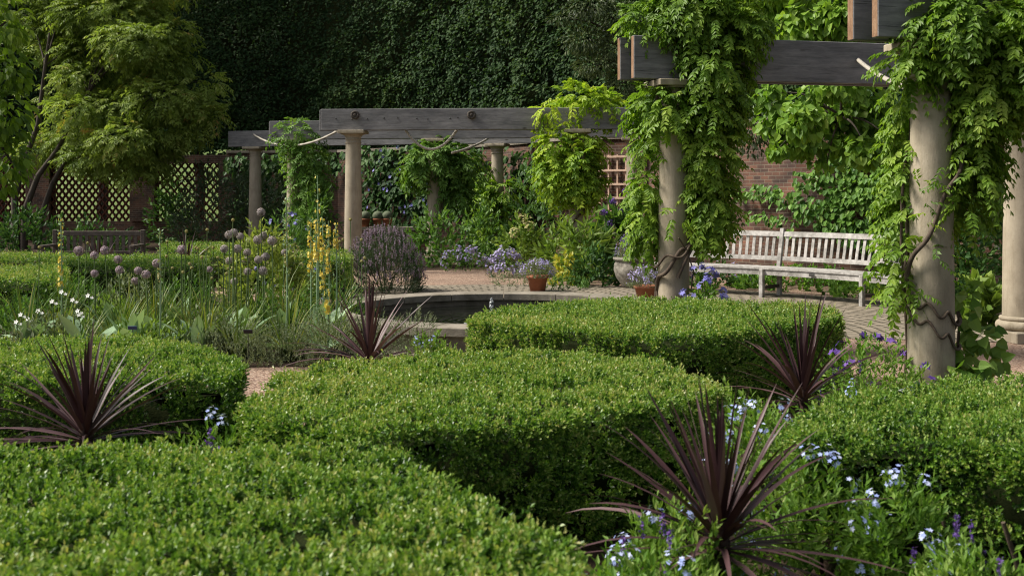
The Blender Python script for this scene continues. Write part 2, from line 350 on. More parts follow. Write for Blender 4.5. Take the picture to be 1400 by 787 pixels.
PC=np.array([-.1,12.5])      # pool centre
def cobble_mat():
    m,nt,b,o=newmat('cobble setts')
    tc=nd(nt,'ShaderNodeTexCoord'); sx=nd(nt,'ShaderNodeSeparateXYZ'); nt.links.new(tc.outputs['Object'],sx.inputs[0])
    ln=nd(nt,'ShaderNodeVectorMath',operation='LENGTH'); 
    fl=nd(nt,'ShaderNodeCombineXYZ'); nt.links.new(sx.outputs[0],fl.inputs[0]); nt.links.new(sx.outputs[1],fl.inputs[1]); nt.links.new(fl.outputs[0],ln.inputs[0])
    an=nd(nt,'ShaderNodeMath',operation='ARCTAN2'); nt.links.new(sx.outputs[1],an.inputs[0]); nt.links.new(sx.outputs[0],an.inputs[1])
    ml=nd(nt,'ShaderNodeMath',operation='MULTIPLY'); nt.links.new(an.outputs[0],ml.inputs[0]); ml.inputs[1].default_value=4.2
    wn=nd(nt,'ShaderNodeTexNoise'); wn.inputs['Scale'].default_value=2.5; wn.inputs['Detail'].default_value=3; nt.links.new(tc.outputs['Object'],wn.inputs[0])
    ad=nd(nt,'ShaderNodeMath',operation='MULTIPLY_ADD'); nt.links.new(wn.outputs['Fac'],ad.inputs[0]); ad.inputs[1].default_value=.06; nt.links.new(ln.outputs['Value'],ad.inputs[2])
    cb=nd(nt,'ShaderNodeCombineXYZ'); nt.links.new(ml.outputs[0],cb.inputs[0]); nt.links.new(ad.outputs[0],cb.inputs[1])
    bt=nd(nt,'ShaderNodeTexBrick'); nt.links.new(cb.outputs[0],bt.inputs[0]); bt.inputs['Scale'].default_value=1
    bt.inputs['Brick Width'].default_value=.17; bt.inputs['Row Height'].default_value=.15; bt.inputs['Mortar Size'].default_value=.017; bt.inputs['Mortar Smooth'].default_value=.35
    bt.inputs['Color1'].default_value=(.26,.22,.17,1); bt.inputs['Color2'].default_value=(.19,.16,.12,1); bt.inputs['Mortar'].default_value=(.055,.045,.025,1)
    n=nd(nt,'ShaderNodeTexNoise'); n.inputs['Scale'].default_value=9; n.inputs['Detail'].default_value=7; nt.links.new(tc.outputs['Object'],n.inputs[0])
    r=ramp(nt,[(.3,(.7,.7,.68)),(.7,(1.15,1.13,1.1))]); nt.links.new(n.outputs['Fac'],r.inputs[0])
    mx=nd(nt,'ShaderNodeMix',data_type='RGBA',blend_type='MULTIPLY'); mx.inputs[0].default_value=1; nt.links.new(bt.outputs['Color'],mx.inputs[6]); nt.links.new(r.outputs[0],mx.inputs[7])
    nt.links.new(mx.outputs[2],b.inputs['Base Color']); b.inputs['Roughness'].default_value=.85
    bp=nd(nt,'ShaderNodeBump'); bp.invert=True; bp.inputs['Strength'].default_value=.9; bp.inputs['Distance'].default_value=.02; nt.links.new(bt.outputs['Fac'],bp.inputs['Height']); nt.links.new(bp.outputs[0],b.inputs['Normal'])
    return m
M['cobble']=cobble_mat()
def gravel_mat():
    m,nt,b,o=newmat('pink gravel')
    tc=nd(nt,'ShaderNodeTexCoord'); v=nd(nt,'ShaderNodeTexVoronoi'); v.inputs['Scale'].default_value=55; nt.links.new(tc.outputs['Object'],v.inputs[0])
    sx=nd(nt,'ShaderNodeSeparateColor'); nt.links.new(v.outputs['Color'],sx.inputs[0])
    r=ramp(nt,[(.05,(.12,.065,.045)),(.45,(.22,.14,.095)),(.8,(.30,.20,.14)),(1,(.38,.30,.23))]); nt.links.new(sx.outputs[0],r.inputs[0])
    n=nd(nt,'ShaderNodeTexNoise'); n.inputs['Scale'].default_value=1.3; n.inputs['Detail'].default_value=5; nt.links.new(tc.outputs['Object'],n.inputs[0])
    r2=ramp(nt,[(.3,(.75,.75,.75)),(.7,(1.1,1.1,1.1))]); nt.links.new(n.outputs['Fac'],r2.inputs[0])
    mx=nd(nt,'ShaderNodeMix',data_type='RGBA',blend_type='MULTIPLY'); mx.inputs[0].default_value=1; nt.links.new(r.outputs[0],mx.inputs[6]); nt.links.new(r2.outputs[0],mx.inputs[7])
    nt.links.new(mx.outputs[2],b.inputs['Base Color']); b.inputs['Roughness'].default_value=.9
    bp=nd(nt,'ShaderNodeBump'); bp.invert=True; bp.inputs['Strength'].default_value=.8; bp.inputs['Distance'].default_value=.012; nt.links.new(v.outputs['Distance'],bp.inputs['Height']); nt.links.new(bp.outputs[0],b.inputs['Normal'])
    return m
M['gravel']=gravel_mat()
def water_mat():
    m,nt,b,o=newmat('dark pool water')
    b.inputs['Base Color'].default_value=(.008,.009,.007,1); b.inputs['Roughness'].default_value=.04; b.inputs['IOR'].default_value=1.33; b.inputs['Specular IOR Level'].default_value=.5
    tc=nd(nt,'ShaderNodeTexCoord'); w=nd(nt,'ShaderNodeTexWave',wave_type='RINGS',rings_direction='Z'); w.inputs['Scale'].default_value=3.2; w.inputs['Distortion'].default_value=2.2; w.inputs['Detail'].default_value=2
    nt.links.new(tc.outputs['Object'],w.inputs[0]); bp=nd(nt,'ShaderNodeBump'); bp.inputs['Strength'].default_value=.10; bp.inputs['Distance'].default_value=.02
    nt.links.new(w.outputs['Fac'],bp.inputs['Height']); nt.links.new(bp.outputs[0],b.inputs['Normal'])
    return m
M['water']=water_mat()
def foam_mat():
    m,nt,b,o=newmat('foaming water'); b.inputs['Base Color'].default_value=(.75,.78,.8,1); b.inputs['Roughness'].default_value=.08; b.inputs['Transmission Weight'].default_value=.6; b.inputs['IOR'].default_value=1.33
    return m
M['foam']=foam_mat()

# ------------------------------------------------------------------ ground
def sheet(name,poly,z,mat,loc=None):
    p=np.asarray(poly,float); V=np.c_[p,np.full(len(p),z)]
    mb=MB(); mb.add(V,[list(range(len(p)))]); return struct(mb.build(name,mat,None,loc))
struct(sheet('ground',[(-300,-60),(300,-60),(300,400),(-300,400)],0,M['soil']))
def disc(c,r0,r1,a0,a1,n,z):
    a=np.linspace(a0,a1,n); P=lambda r:np.c_[c[0]+r*np.cos(a),c[1]+r*np.sin(a),np.full(n,z)]
    V=np.r_[P(r0),P(r1)]; i=np.arange(n-1); return V,np.stack([i,i+n,i+n+1,i+1],1)
mb=MB(); V,F=disc(PC,1.6,9.6,0,2*PI,97,.004); mb.add(V,F[:,::-1]); struct(mb.build('gravel_path',M['gravel'],None,(PC[0],PC[1],0)))
mb=MB(); V,F=disc(PC,1.6,6.05,math.radians(-12),math.radians(118),60,.009); mb.add(V,F[:,::-1])
V,F=disc(PC,1.6,2.9,math.radians(118),math.radians(348),60,.009); mb.add(V,F[:,::-1]); struct(mb.build('cobble_paving',M['cobble'],None,(PC[0],PC[1],0)))
sheet('planting_bed',[(-5,1.2),(3.8,1.2),(4.8,6),(3.4,8.3),(.5,9.0),(-.8,7.4),(-1.3,6.6),(-1.35,5.6),(-5,5.3)],.012,M['soil'])
sheet('flower_bed',[(-9,9.9),(-3,9.8),(-1.2,9.9),(-1.0,10.3),(-2.0,11.1),(-2.4,12.5),(-2.4,15.3),(-8,15.2)],.012,M['soil'])
# lawn bank beyond the pierced wall
n=30; xs=np.linspace(-40,-6,n); ys=np.linspace(37.5,75,n); X,Y=np.meshgrid(xs,ys); Z=np.clip((Y-38)*.22,0.006,7)+.15*np.sin(X*.7)*np.clip((Y-38)/8,0,1)
i=np.arange(n-1); I,J=np.meshgrid(i,i); q=(J*n+I).ravel()
mb=MB(); mb.add(np.c_[X.ravel(),Y.ravel(),Z.ravel()],np.stack([q,q+1,q+n+1,q+n],1),smooth=True); struct(mb.build('lawn_bank',M['lawn']))

# ------------------------------------------------------------------ walls
def wall_run(name,label,path,z0,z1,th,cap=True,capname='coping'):
    root=thing(name,label,'wall',(path[0][0],path[0][1],0)); o0=np.array([path[0][0],path[0][1],0])
    mb=MB(); P=np.asarray(path,float); d=np.diff(P,axis=0); L=np.hypot(d[:,0],d[:,1]); nrm=np.c_[d[:,1],-d[:,0]]/L[:,None]
    nv=np.zeros_like(P); nv[0]=nrm[0]; nv[-1]=nrm[-1]
    for i in range(1,len(P)-1): s=nrm[i-1]+nrm[i]; nv[i]=s/(s@nrm[i])
    B=P-nv*th; s=0
    for i in range(len(L)):
        s1=s+L[i]
        for A,fl in((P,0),(B,1)):
            V=[(*A[i],z0),(*A[i+1],z0),(*A[i+1],z1),(*A[i],z1)]; uv=[(s,z0),(s1,z0),(s1,z1),(s,z1)]
            if fl: V=V[::-1]; uv=uv[::-1]
            mb.add(V,[[0,1,2,3]],uv=uv)
        mb.add([(*P[i],z1),(*P[i+1],z1),(*B[i+1],z1),(*B[i],z1)],[[0,1,2,3]],uv=[(s,0),(s1,0),(s1,th),(s,th)]); s=s1
    for k in(0,-1): mb.add([(*P[k],z0),(*B[k],z0),(*B[k],z1),(*P[k],z1)],[[0,1,2,3]],uv=[(0,z0),(th,z0),(th,z1),(0,z1)])
    V=mb; w=V.build('brickwork',M['brick'],root); w.location=(-o0[0],-o0[1],0)
    if cap:
        c=MB(); A=P+nv*.05; C=P-nv*(th+.05)
        for i in range(len(L)):
            m=max(1,int(L[i]/.9))
            for j in range(m):
                a,b=(j+.006)/m,(j+.994)/m
                q=[A[i]*(1-t)+A[i+1]*t for t in(a,b)]+[C[i]*(1-t)+C[i+1]*t for t in(b,a)]
                Vv=[(*p,z1+.002) for p in q]+[(*p,z1+.075) for p in q]
                c.add(Vv,[[0,3,2,1],[4,5,6,7],[0,1,5,4],[1,2,6,5],[2,3,7,6],[3,0,4,7]])
        o=c.build(capname,M['coping'],root); o.location=(-o0[0],-o0[1],0)
    return root
WALLPATH=[(-8.3,34),(-5,33.6),(-.3,28.9),(1.25,25.6),(2.75,24.6),(3.35,20.6),(4.5,18.6),(6.6,17.0),(10,15.6),(16,14.5)]
wall_run('brick_wall','old red brick garden wall with pale stone coping curving behind the bench',WALLPATH,0,2.6,.34)
# pierced clay tile wall at left
LW=34.0
def lwx(u): return (u-700)/FP*LW
root=thing('pierced_wall','brick wall with open fish scale clay tile panels at the far left','wall',(lwx(120),LW,0)); o0=np.array([lwx(120),LW,0])
mb=MB()
def brickbox(mb,x0,x1,y0,y1,z0,z1):
    for V,uv in(([(x0,y0,z0),(x1,y0,z0),(x1,y0,z1),(x0,y0,z1)],[(x0,z0),(x1,z0),(x1,z1),(x0,z1)]),([(x1,y1,z0),(x0,y1,z0),(x0,y1,z1),(x1,y1,z1)],[(x0,z0),(x1,z0),(x1,z1),(x0,z1)]),
                ([(x0,y1,z0),(x0,y0,z0),(x0,y0,z1),(x0,y1,z1)],[(y0,z0),(y1,z0),(y1,z1),(y0,z1)]),([(x1,y0,z0),(x1,y1,z0),(x1,y1,z1),(x1,y0,z1)],[(y0,z0),(y1,z0),(y1,z1),(y0,z1)]),
                ([(x0,y0,z1),(x1,y0,z1),(x1,y1,z1),(x0,y1,z1)],[(x0,y0),(x1,y0),(x1,y1),(x0,y1)])): mb.add(V,[[0,1,2,3]],uv=uv)
brickbox(mb,lwx(-90),lwx(310),LW,LW+.3,0,.62); b=mb.build('base_wall',M['brick'],root); b.location=-o0
piers=[(-62,-30),(37,69),(179,212),(300,322)]
for a,c in piers:
    mb=MB(); brickbox(mb,lwx(a),lwx(c),LW-.12,LW+.42,.622,2.3); b=mb.build('pier',M['brick'],root); b.location=-o0
mb=MB(); brickbox(mb,lwx(-90),lwx(322),LW-.04,LW+.34,2.303,2.55); b=mb.build('top_course',M['brick'],root); b.location=-o0
for a,c in((-30,37),(69,179),(212,300)):
    mb=MB(); x0,x1=lwx(a),lwx(c); w=.2; nx=max(1,round((x1-x0)/w)); w=(x1-x0)/nx; hz=.122; nz=14
    th=np.linspace(0,PI,8)
    for k in range(nz):
        off=(k%2)*w/2
        for j in range(nx+(k%2)):
            cx=x0+j*w+w/2-off; zc=.625+k*hz-.03
            for r in((.5*w,),):
                p=np.c_[cx+np.cos(th)*w*.5,np.zeros(8),zc+np.sin(th)*.155]; q=np.c_[cx+np.cos(th)*w*.41,np.zeros(8),zc+np.sin(th)*.125]
                p[:,0]=np.clip(p[:,0],x0,x1); q[:,0]=np.clip(q[:,0],x0,x1)
                V=np.r_[p+[0,LW+.05,0],q+[0,LW+.05,0],p+[0,LW+.22,0],q+[0,LW+.22,0]]; V[:,2]=np.clip(V[:,2],.623,2.3)
                i=np.arange(7); mb.add(V,np.r_[np.stack([i,i+8,i+9,i+1],1),np.stack([i+8,i+24,i+25,i+9],1),np.stack([i,i+1,i+17,i+16],1)])
    b=mb.build('tile_screen',M['tile'],root); b.location=-o0

# ------------------------------------------------------------------ pergola columns and beams
def column(label,x,y,top,r,rz=0):
    root=thing('stone_column',label,'column',(x,y,0),'stone pergola columns',rz)
    b=MB(); b.bbox((0,0,.055),(r*2.75,r*2.75,.11),.008); b.build('plinth',M['stone'],root)
    a=np.linspace(0,2*PI,3)
    t=MB(); th=np.linspace(-PI/2,PI/2,9)
    prof=[(r*.2,.112)]+[(r*1.14+r*.2*math.cos(q),.112+.045+.045*math.sin(q)) for q in th]+[(r*1.1,.205)]+[(r*1.08+r*.08*math.cos(q),.225+.02*math.sin(q)) for q in th]+[(r*1.02,.25)]
    t.lathe(prof,k=40); t.build('base_ring',M['stone'],root)
    h=top-.24; z=np.linspace(.25,h,14); rr=r*(1-.17*((z-.25)/(h-.25))**1.5)
    t=MB(); t.lathe(np.c_[rr,z],k=40); t.build('shaft',M['stone'],root)
    rt=r*.83; prof=[(rt,h-.0)]+[(rt+.014*math.cos(q),h+.014+.012*math.sin(q)) for q in th]+[(rt,h+.03),(rt,h+.07)]+[(rt+.012*math.cos(q),h+.082+.01*math.sin(q)) for q in th]+[(rt+.004,h+.095)]+[(rt+.004+.5*r*(1-math.cos(q)),h+.095+.075*math.sin(q)) for q in np.linspace(0,PI/2,7)]+[(rt+.5*r,h+.182)]
    t=MB(); t.lathe(prof,k=40); t.build('capital',M['stone'],root)
    b=MB(); b.bbox((0,0,h+.182+.029),(rt*2+r*1.25,rt*2+r*1.25,.058),.006); b.build('abacus',M['stone'],root)
    return root
def beam(label,a,b,z0,h=.39,plank=.075,gap=.10,nm='timber_beam'):
    """a pair of planks laid side by side from a to b with their lower edge at z0"""
    a=np.array(a,float); b=np.array(b,float); d=b-a; L=np.hypot(*d); ang=math.atan2(d[1],d[0])
    root=thing(nm,label,'beam',(a[0],a[1],z0),'pergola beams',ang)
    for sg in(-1,1):
        mb=MB(); off=.07 if sg<0 else 0
        x0=off; mb.bbox(((x0+L)/2,sg*(gap+plank)/2,h/2),(L-x0,plank,h),.006)
        Fc=mb.F[0]; Vc=mb.V[0]; cen=Vc[Fc].mean(1)
        mb.M[0]=np.where((np.ptp(Vc[Fc][:,:,0],axis=1)<1e-4),1,0).astype(np.int32)
        mb.build('plank',[M['beam'],M['beamend']],root)
    return root,ang,L
def onbeam(a,b,u):
    # point of the line a-b whose picture column is u
    k=(u-700)/FP; a=np.array(a,float); d=np.array(b,float)-a; t=(k*a[1]-a[0])/(d[0]-k*d[1]); return a+d*t
A1=((2.22,7.52),(5.95,8.5)); A2=((1.0,10.65),(5.5,11.75)); A3=((-3.55,21.5),(2.6,21.0)); A4=((-5.25,25.2),(3.1,24.2)); A5=((-7.13,29.4),(.75,27.0))
TOP={1:2.46,2:2.50,3:2.60,4:2.60,5:2.60}
def colon(A,u,k,r,label,x=None):
    p=onbeam(*A,u); d=np.array(A[1])-np.array(A[0]); rz=math.atan2(d[1],d[0]); column(label,p[0],p[1],TOP[k]-.003,r,rz); return p
C1=colon(A1,1273,1,.149,'pale stone column in the right foreground wrapped by a twisting vine stem')
C2=colon(A2,921,2,.147,'stone column left of the curved bench with clematis at its foot')
C7=colon(A2,1398,2,.19,'stone column at the right edge of the photo with its moulded base showing')
C1b=colon(A1,1640,1,.149,'stone column beyond the right edge carrying the nearest beam end')
C3=colon(A3,483,3,.165,'bare stone column beside the mauve bush under the long front beam')
C5=colon(A3,790,3,.165,'stone column under golden wisteria at the right of the front beam')
C0b=colon(A4,402,4,.165,'stone column wrapped by a narrow green vine behind the yellow spikes')
C6=colon(A4,594,4,.165,'stone column nearly hidden by a dark vine behind the hanging rope')
C8=colon(A4,866,4,.165,'stone column beside the wooden wall trellis')
C0=colon(A5,349,5,.165,'leftmost bare stone column at the end of the back beam')
C4=colon(A5,680,5,.165,'stone column with leafy collar between hanging rope and golden wisteria')
beam('dark timber beam pair entering at the top right corner',*A1,TOP[1],.36)
beam('timber beam pair above the curved bench crossed by wisteria',*A2,TOP[2])
R3,ang3,L3=beam('long front grey timber beam pair with two rope knots',*A3,TOP[3],.385)
beam('grey timber beam pair seen just behind the front beam',*A4,TOP[4])
beam('rearmost grey timber beam pair reaching farthest left',*A5,TOP[5])
# bolt heads on the front beam's face
for k in range(9):
    mb=MB(); x=.35+k*.29*(1+.04*math.sin(k*3)); mb.ball((x,-(.10/2+.075)-.002,.21+.012*math.sin(k*5)),.014,k=6,m=4); mb.build('bolt_head',M['iron'],R3)

# ropes
def rope(label,pts,r,loose=True):
    pts=np.asarray(pts,float); root_loc=pts[0]
    n=len(pts); T=np.gradient(pts,axis=0); T=unit(T); ref=np.array([0,0,1.]); A=unit(np.cross(T,ref)); B=np.cross(T,A)
    s=np.r_[0,np.cumsum(np.linalg.norm(np.diff(pts,axis=0),axis=1))]
    mb=MB()
    for k in range(3):
        a=s/(r*5.2)*2*PI*.5+k*2*PI/3
        mb.tube(pts+A*(np.cos(a)*r*.5)[:,None]+B*(np.sin(a)*r*.5)[:,None],r*.62,6)
    o=mb.build('hanging_rope',M['rope'],None,root_loc); return tag(o,label,'rope','pergola ropes')
def sag(a,b,s,n=90):
    t=np.linspace(0,1,n)[:,None]; a=np.array(a);b=np.array(b); return a*(1-t)+b*t-np.array([0,0,s])*4*t*(1-t)
def fb(u,v): p=onbeam(*A3,u); return np.array([p[0],p[1],HC-(v-HV)/FP*p[1]])
p349=onbeam(*A5,349); p665=onbeam(*A5,663); 
rope('rope swag from the rearmost beam to the front column at left',sag(at(347,184,p349[1]-.14),at(463,178,21.7),.28),.023)
rope('rope loop hanging in the middle of the front beam',sag(fb(554,177),fb(625,177),.36),.023)
rope('short rope rising to the column with the leafy collar',sag(at(618,209,22.2),at(668,189,p665[1]-.3),.04),.023)
rope('thick rope fixed to the beam above the bench at right',sag(at(1172,81,11.15),at(1245,122,7.95),.03),.019)
for u,lb in((487,'left'),(645,'right')):
    p=onbeam(*A3,u); c=np.array([p[0],p[1]-.155,0])+np.array([0,0,HC-(158-HV)/FP*p[1]])
    mb=MB(); t=np.linspace(0,2*PI,26)
    for k in range(3):
        f=np.array([[1,0,0],[.5,.3,.8],[-.5,.3,.8]][k]); f=unit(f); g=unit(np.cross(f,[0,1,.2])); mb.tube(c+.058*(np.cos(t)[:,None]*f+np.sin(t)[:,None]*g),.024,6)
    mb.ball(c,.045); o=mb.build('rope_knot',M['darkrope'],None,c); tag(o,'dark rope knot on the front beam face, %s one of two'%lb,'rope knot','rope knots on the front beam')

# ------------------------------------------------------------------ pool and fountain
pool=thing('round_pool','low round stone pool with pale coping slabs','pool',(PC[0],PC[1],0))
mb=MB(); a=np.linspace(0,2*PI,81)[:-1]
mb.lathe([(1.93,0),(1.93,.172)],k=80,smooth=True); mb.lathe([(1.70,.172),(1.70,.02)],k=80); mb.lathe([(1.70,.172),(1.93,.172)],k=80); mb.build('basin_wall',M['coping'],pool)
mb=MB(); ns=16
for k in range(ns):
    a0,a1=k*2*PI/ns+.003,(k+1)*2*PI/ns-.003; aa=np.linspace(a0,a1,8)
    ring=lambda r,z:np.c_[r*np.cos(aa),r*np.sin(aa),np.full(8,z)]
    prof=[(1.63,.175),(1.63,.245),(1.636,.251),(1.994,.251),(2.0,.245),(2.0,.175)]
    V=np.concatenate([ring(r,z) for r,z in prof]); i=np.arange(7)
    for j in range(5): mb.add(V,np.stack([j*8+i,j*8+i+1,(j+1)*8+i+1,(j+1)*8+i],1)[:,::-1])
    mb.add(V,np.stack([40+i,40+i+1,i+1,i],1)[:,::-1])
    mb.add(V,[[0,8,16,24,32,40],[47,39,31,23,15,7]])
mb.build('coping',M['coping'],pool)
mb=MB(); V,F=disc((0,0),.001,1.70,0,2*PI,81,0); mb.add(V,F[:,::-1]); w=mb.build('pool_water',M['water']); w.location=(PC[0],PC[1],.105); struct(w)
ft=thing('fountain_jet','small bubbling fountain jet in the middle of the pool','fountain',(at(672,425,12.2)[0],12.2,.105))
mb=MB(); mb.lathe([(.001,.02),(.03,.02),(.035,-.05),(.02,-.085),(.001,-.085)],k=14); mb.build('nozzle',M['iron'],ft)
mb=MB()
for k in range(90):
    h=rng.random()**1.3*.26; r=(.06*(1-h/.3))*rng.random()**.5; q=rng.random()*6.28; mb.ball((r*math.cos(q),r*math.sin(q),h),rng.uniform(.006,.014),k=7,m=5,sq=(1,1,1.3))
for k in range(70):
    r=rng.uniform(.03,.30)*rng.random()**.4; q=rng.random()*6.28; mb.ball((r*math.cos(q)*1.3,r*math.sin(q),.004),rng.uniform(.008,.02),k=7,m=4,sq=(1.2,1.2,.4))
mb.build('water_splash',M['foam'],ft)

# ------------------------------------------------------------------ curved bench
def arcp(r,a): return np.array([PC[0]+r*math.cos(a),PC[1]+r*math.sin(a)])
B0,B1=math.radians(66.5),math.radians(18.5); bm=arcp(5.5,(B0+B1)/2)
bench=thing('curved_bench','long curved silvery wooden slatted bench in front of the brick wall','bench',(bm[0],bm[1],0)); bo=np.array([bm[0],bm[1],0])
def arcstrip(mb,r0,r1,z0,z1,a0,a1,n=28,tilt=0):
    aa=np.linspace(a0,a1,n); ring=lambda r,z:np.c_[PC[0]+r*np.cos(aa),PC[1]+r*np.sin(aa),np.full(n,z)]
    V=np.concatenate([ring(r0,z0),ring(r1,z0),ring(r1+tilt,z1),ring(r0+tilt,z1)]); i=np.arange(n-1)
    for j in range(4): k=(j+1)%4; mb.add(V,np.stack([j*n+i,j*n+i+1,k*n+i+1,k*n+i],1))
    mb.add(V,[[0,n,2*n,3*n],[n-1,4*n-1,3*n-1,2*n-1]])
def bpart(mb,name,m='bench'): o=mb.build(name,M[m],bench); o.location=-bo; return o
mb=MB()
for k in range(6): arcstrip(mb,5.27+k*.078,5.27+k*.078+.068,.395,.42,B0,B1)
bpart(mb,'seat')
mb=MB(); arcstrip(mb,5.285,5.315,.318,.392,B0,B1); bpart(mb,'seat_apron')
mb=MB(); arcstrip(mb,5.80,5.845,.84,.91,B0,B1,tilt=.02); bpart(mb,'top_rail')
mb=MB(); arcstrip(mb,5.745,5.78,.50,.56,B0,B1,tilt=.01); bpart(mb,'lower_rail')
posts=[math.radians(x) for x in(66.3,47,29,18.8)]
mb=MB()
ns=46
for k in range(ns):
    a=B0+(B1-B0)*(k+.5)/ns
    if min(abs(a-p) for p in posts)<.01: continue
    p0=arcp(5.768,a);p1=arcp(5.828,a); rd=np.array([math.cos(a),math.sin(a),0]); tg=np.array([-math.sin(a),math.cos(a),0]); ax=unit(np.array([*(p1-p0),.30]))
    mb.box(np.array([*(p0+p1)/2,.70]),(.045,.016,.285),ax=[tg,np.cross(ax,tg),ax])
bpart(mb,'back_slats')
for p in posts:
    rd=np.array([math.cos(p),math.sin(p),0]); tg=np.array([-math.sin(p),math.cos(p),0]); ez=np.array([0,0,1.])
    mb=MB(); c=arcp(5.262,p); mb.bbox((*c,.20),(.062,.062,.40),.005,ax=[tg,rd,ez]); bpart(mb,'front_leg')
    mb=MB(); c=arcp(5.74,p); mb.bbox((*c,.19),(.06,.06,.38),.005,ax=[tg,rd,ez])
    p0=arcp(5.72,p);p1=arcp(5.835,p); a=unit(np.array([*(p1-p0),.58])); mb.bbox((*(p0+p1)/2,.66),(.062,.05,.60),.005,ax=[tg,np.cross(a,tg),a]); bpart(mb,'rear_post')
    mb=MB(); c=arcp(5.5,p); mb.bbox((*c,.14),(.035,.43,.05),.004,ax=[tg,rd,ez]); bpart(mb,'stretcher','oldwood')
    mb=MB(); c=arcp(5.51,p); mb.bbox((*c,.36),(.05,.40,.058),.004,ax=[tg,rd,ez]); bpart(mb,'seat_bearer')
mb=MB(); a=math.radians(38.2); c=arcp(5.262,a); mb.bbox((*c,.358),(.09,.006,.035),.001,ax=[(-math.sin(a),math.cos(a),0),(math.cos(a),math.sin(a),0),(0,0,1)]); bpart(mb,'plaque','iron')
# dark bench by the pierced wall
by=18.5; bx=at(135,320,by)[0]; b2=thing('wooden_bench','dark slatted wooden bench half hidden behind the far left hedges','bench',(bx,by,0))
W2=1.32
mb=MB()
for k in range(5): mb.box((0,-.5+.09*k,.43),(W2,.075,.025))
mb.build('seat',M['oldwood'],b2)
mb=MB(); mb.bbox((0,.02,.82),(W2,.045,.075)); mb.bbox((0,.0,.52),(W2,.04,.05))
for k in range(13): mb.box((-W2/2+.08+k*(W2-.16)/12,.008,.665),(.05,.018,.235))
mb.build('backrest',M['oldwood'],b2)
for sx in(-1,1):
    mb=MB(); mb.bbox((sx*(W2/2+.035),.02,.44),(.065,.065,.88)); mb.build('rear_leg',M['oldwood'],b2)
    mb=MB(); mb.bbox((sx*(W2/2+.035),-.5,.31),(.065,.065,.62)); mb.build('front_leg',M['oldwood'],b2)
    mb=MB(); mb.bbox((sx*(W2/2+.035),-.26,.64),(.07,.56,.035)); mb.build('armrest',M['oldwood'],b2)
# trellis on the brick wall
d=np.array([2.75-1.25,24.6-25.6]); ang=math.atan2(d[1],d[0]); nrm=np.array([d[1],-d[0]])/np.hypot(*d)
def wallpt(u): return onbeam((1.25,25.6),(2.75,24.6),u)+nrm*.05
ta,tb=wallpt(822),wallpt(858); tl=np.hypot(*(tb-ta)); zt=HC-(212-HV)/FP*25; zb=HC-(292-HV)/FP*25
tr=thing('wall_trellis','pinkish wooden square trellis fixed to the brick wall','trellis',(ta[0],ta[1],0),None,ang)
mb=MB(); 
for k in range(4): mb.bbox((k*tl/3,0,(zt+zb)/2),(.05 if k in(0,3) else .035,.035,zt-zb),.003)
mb.build('upright',M['trelliswood'],tr); mb=MB()
for k in range(5): mb.bbox((tl/2,-.033,zt-.04-k*(zt-zb-.08)/4),(tl+.06,.03,.045),.003)
mb.build('crossbar',M['trelliswood'],tr)

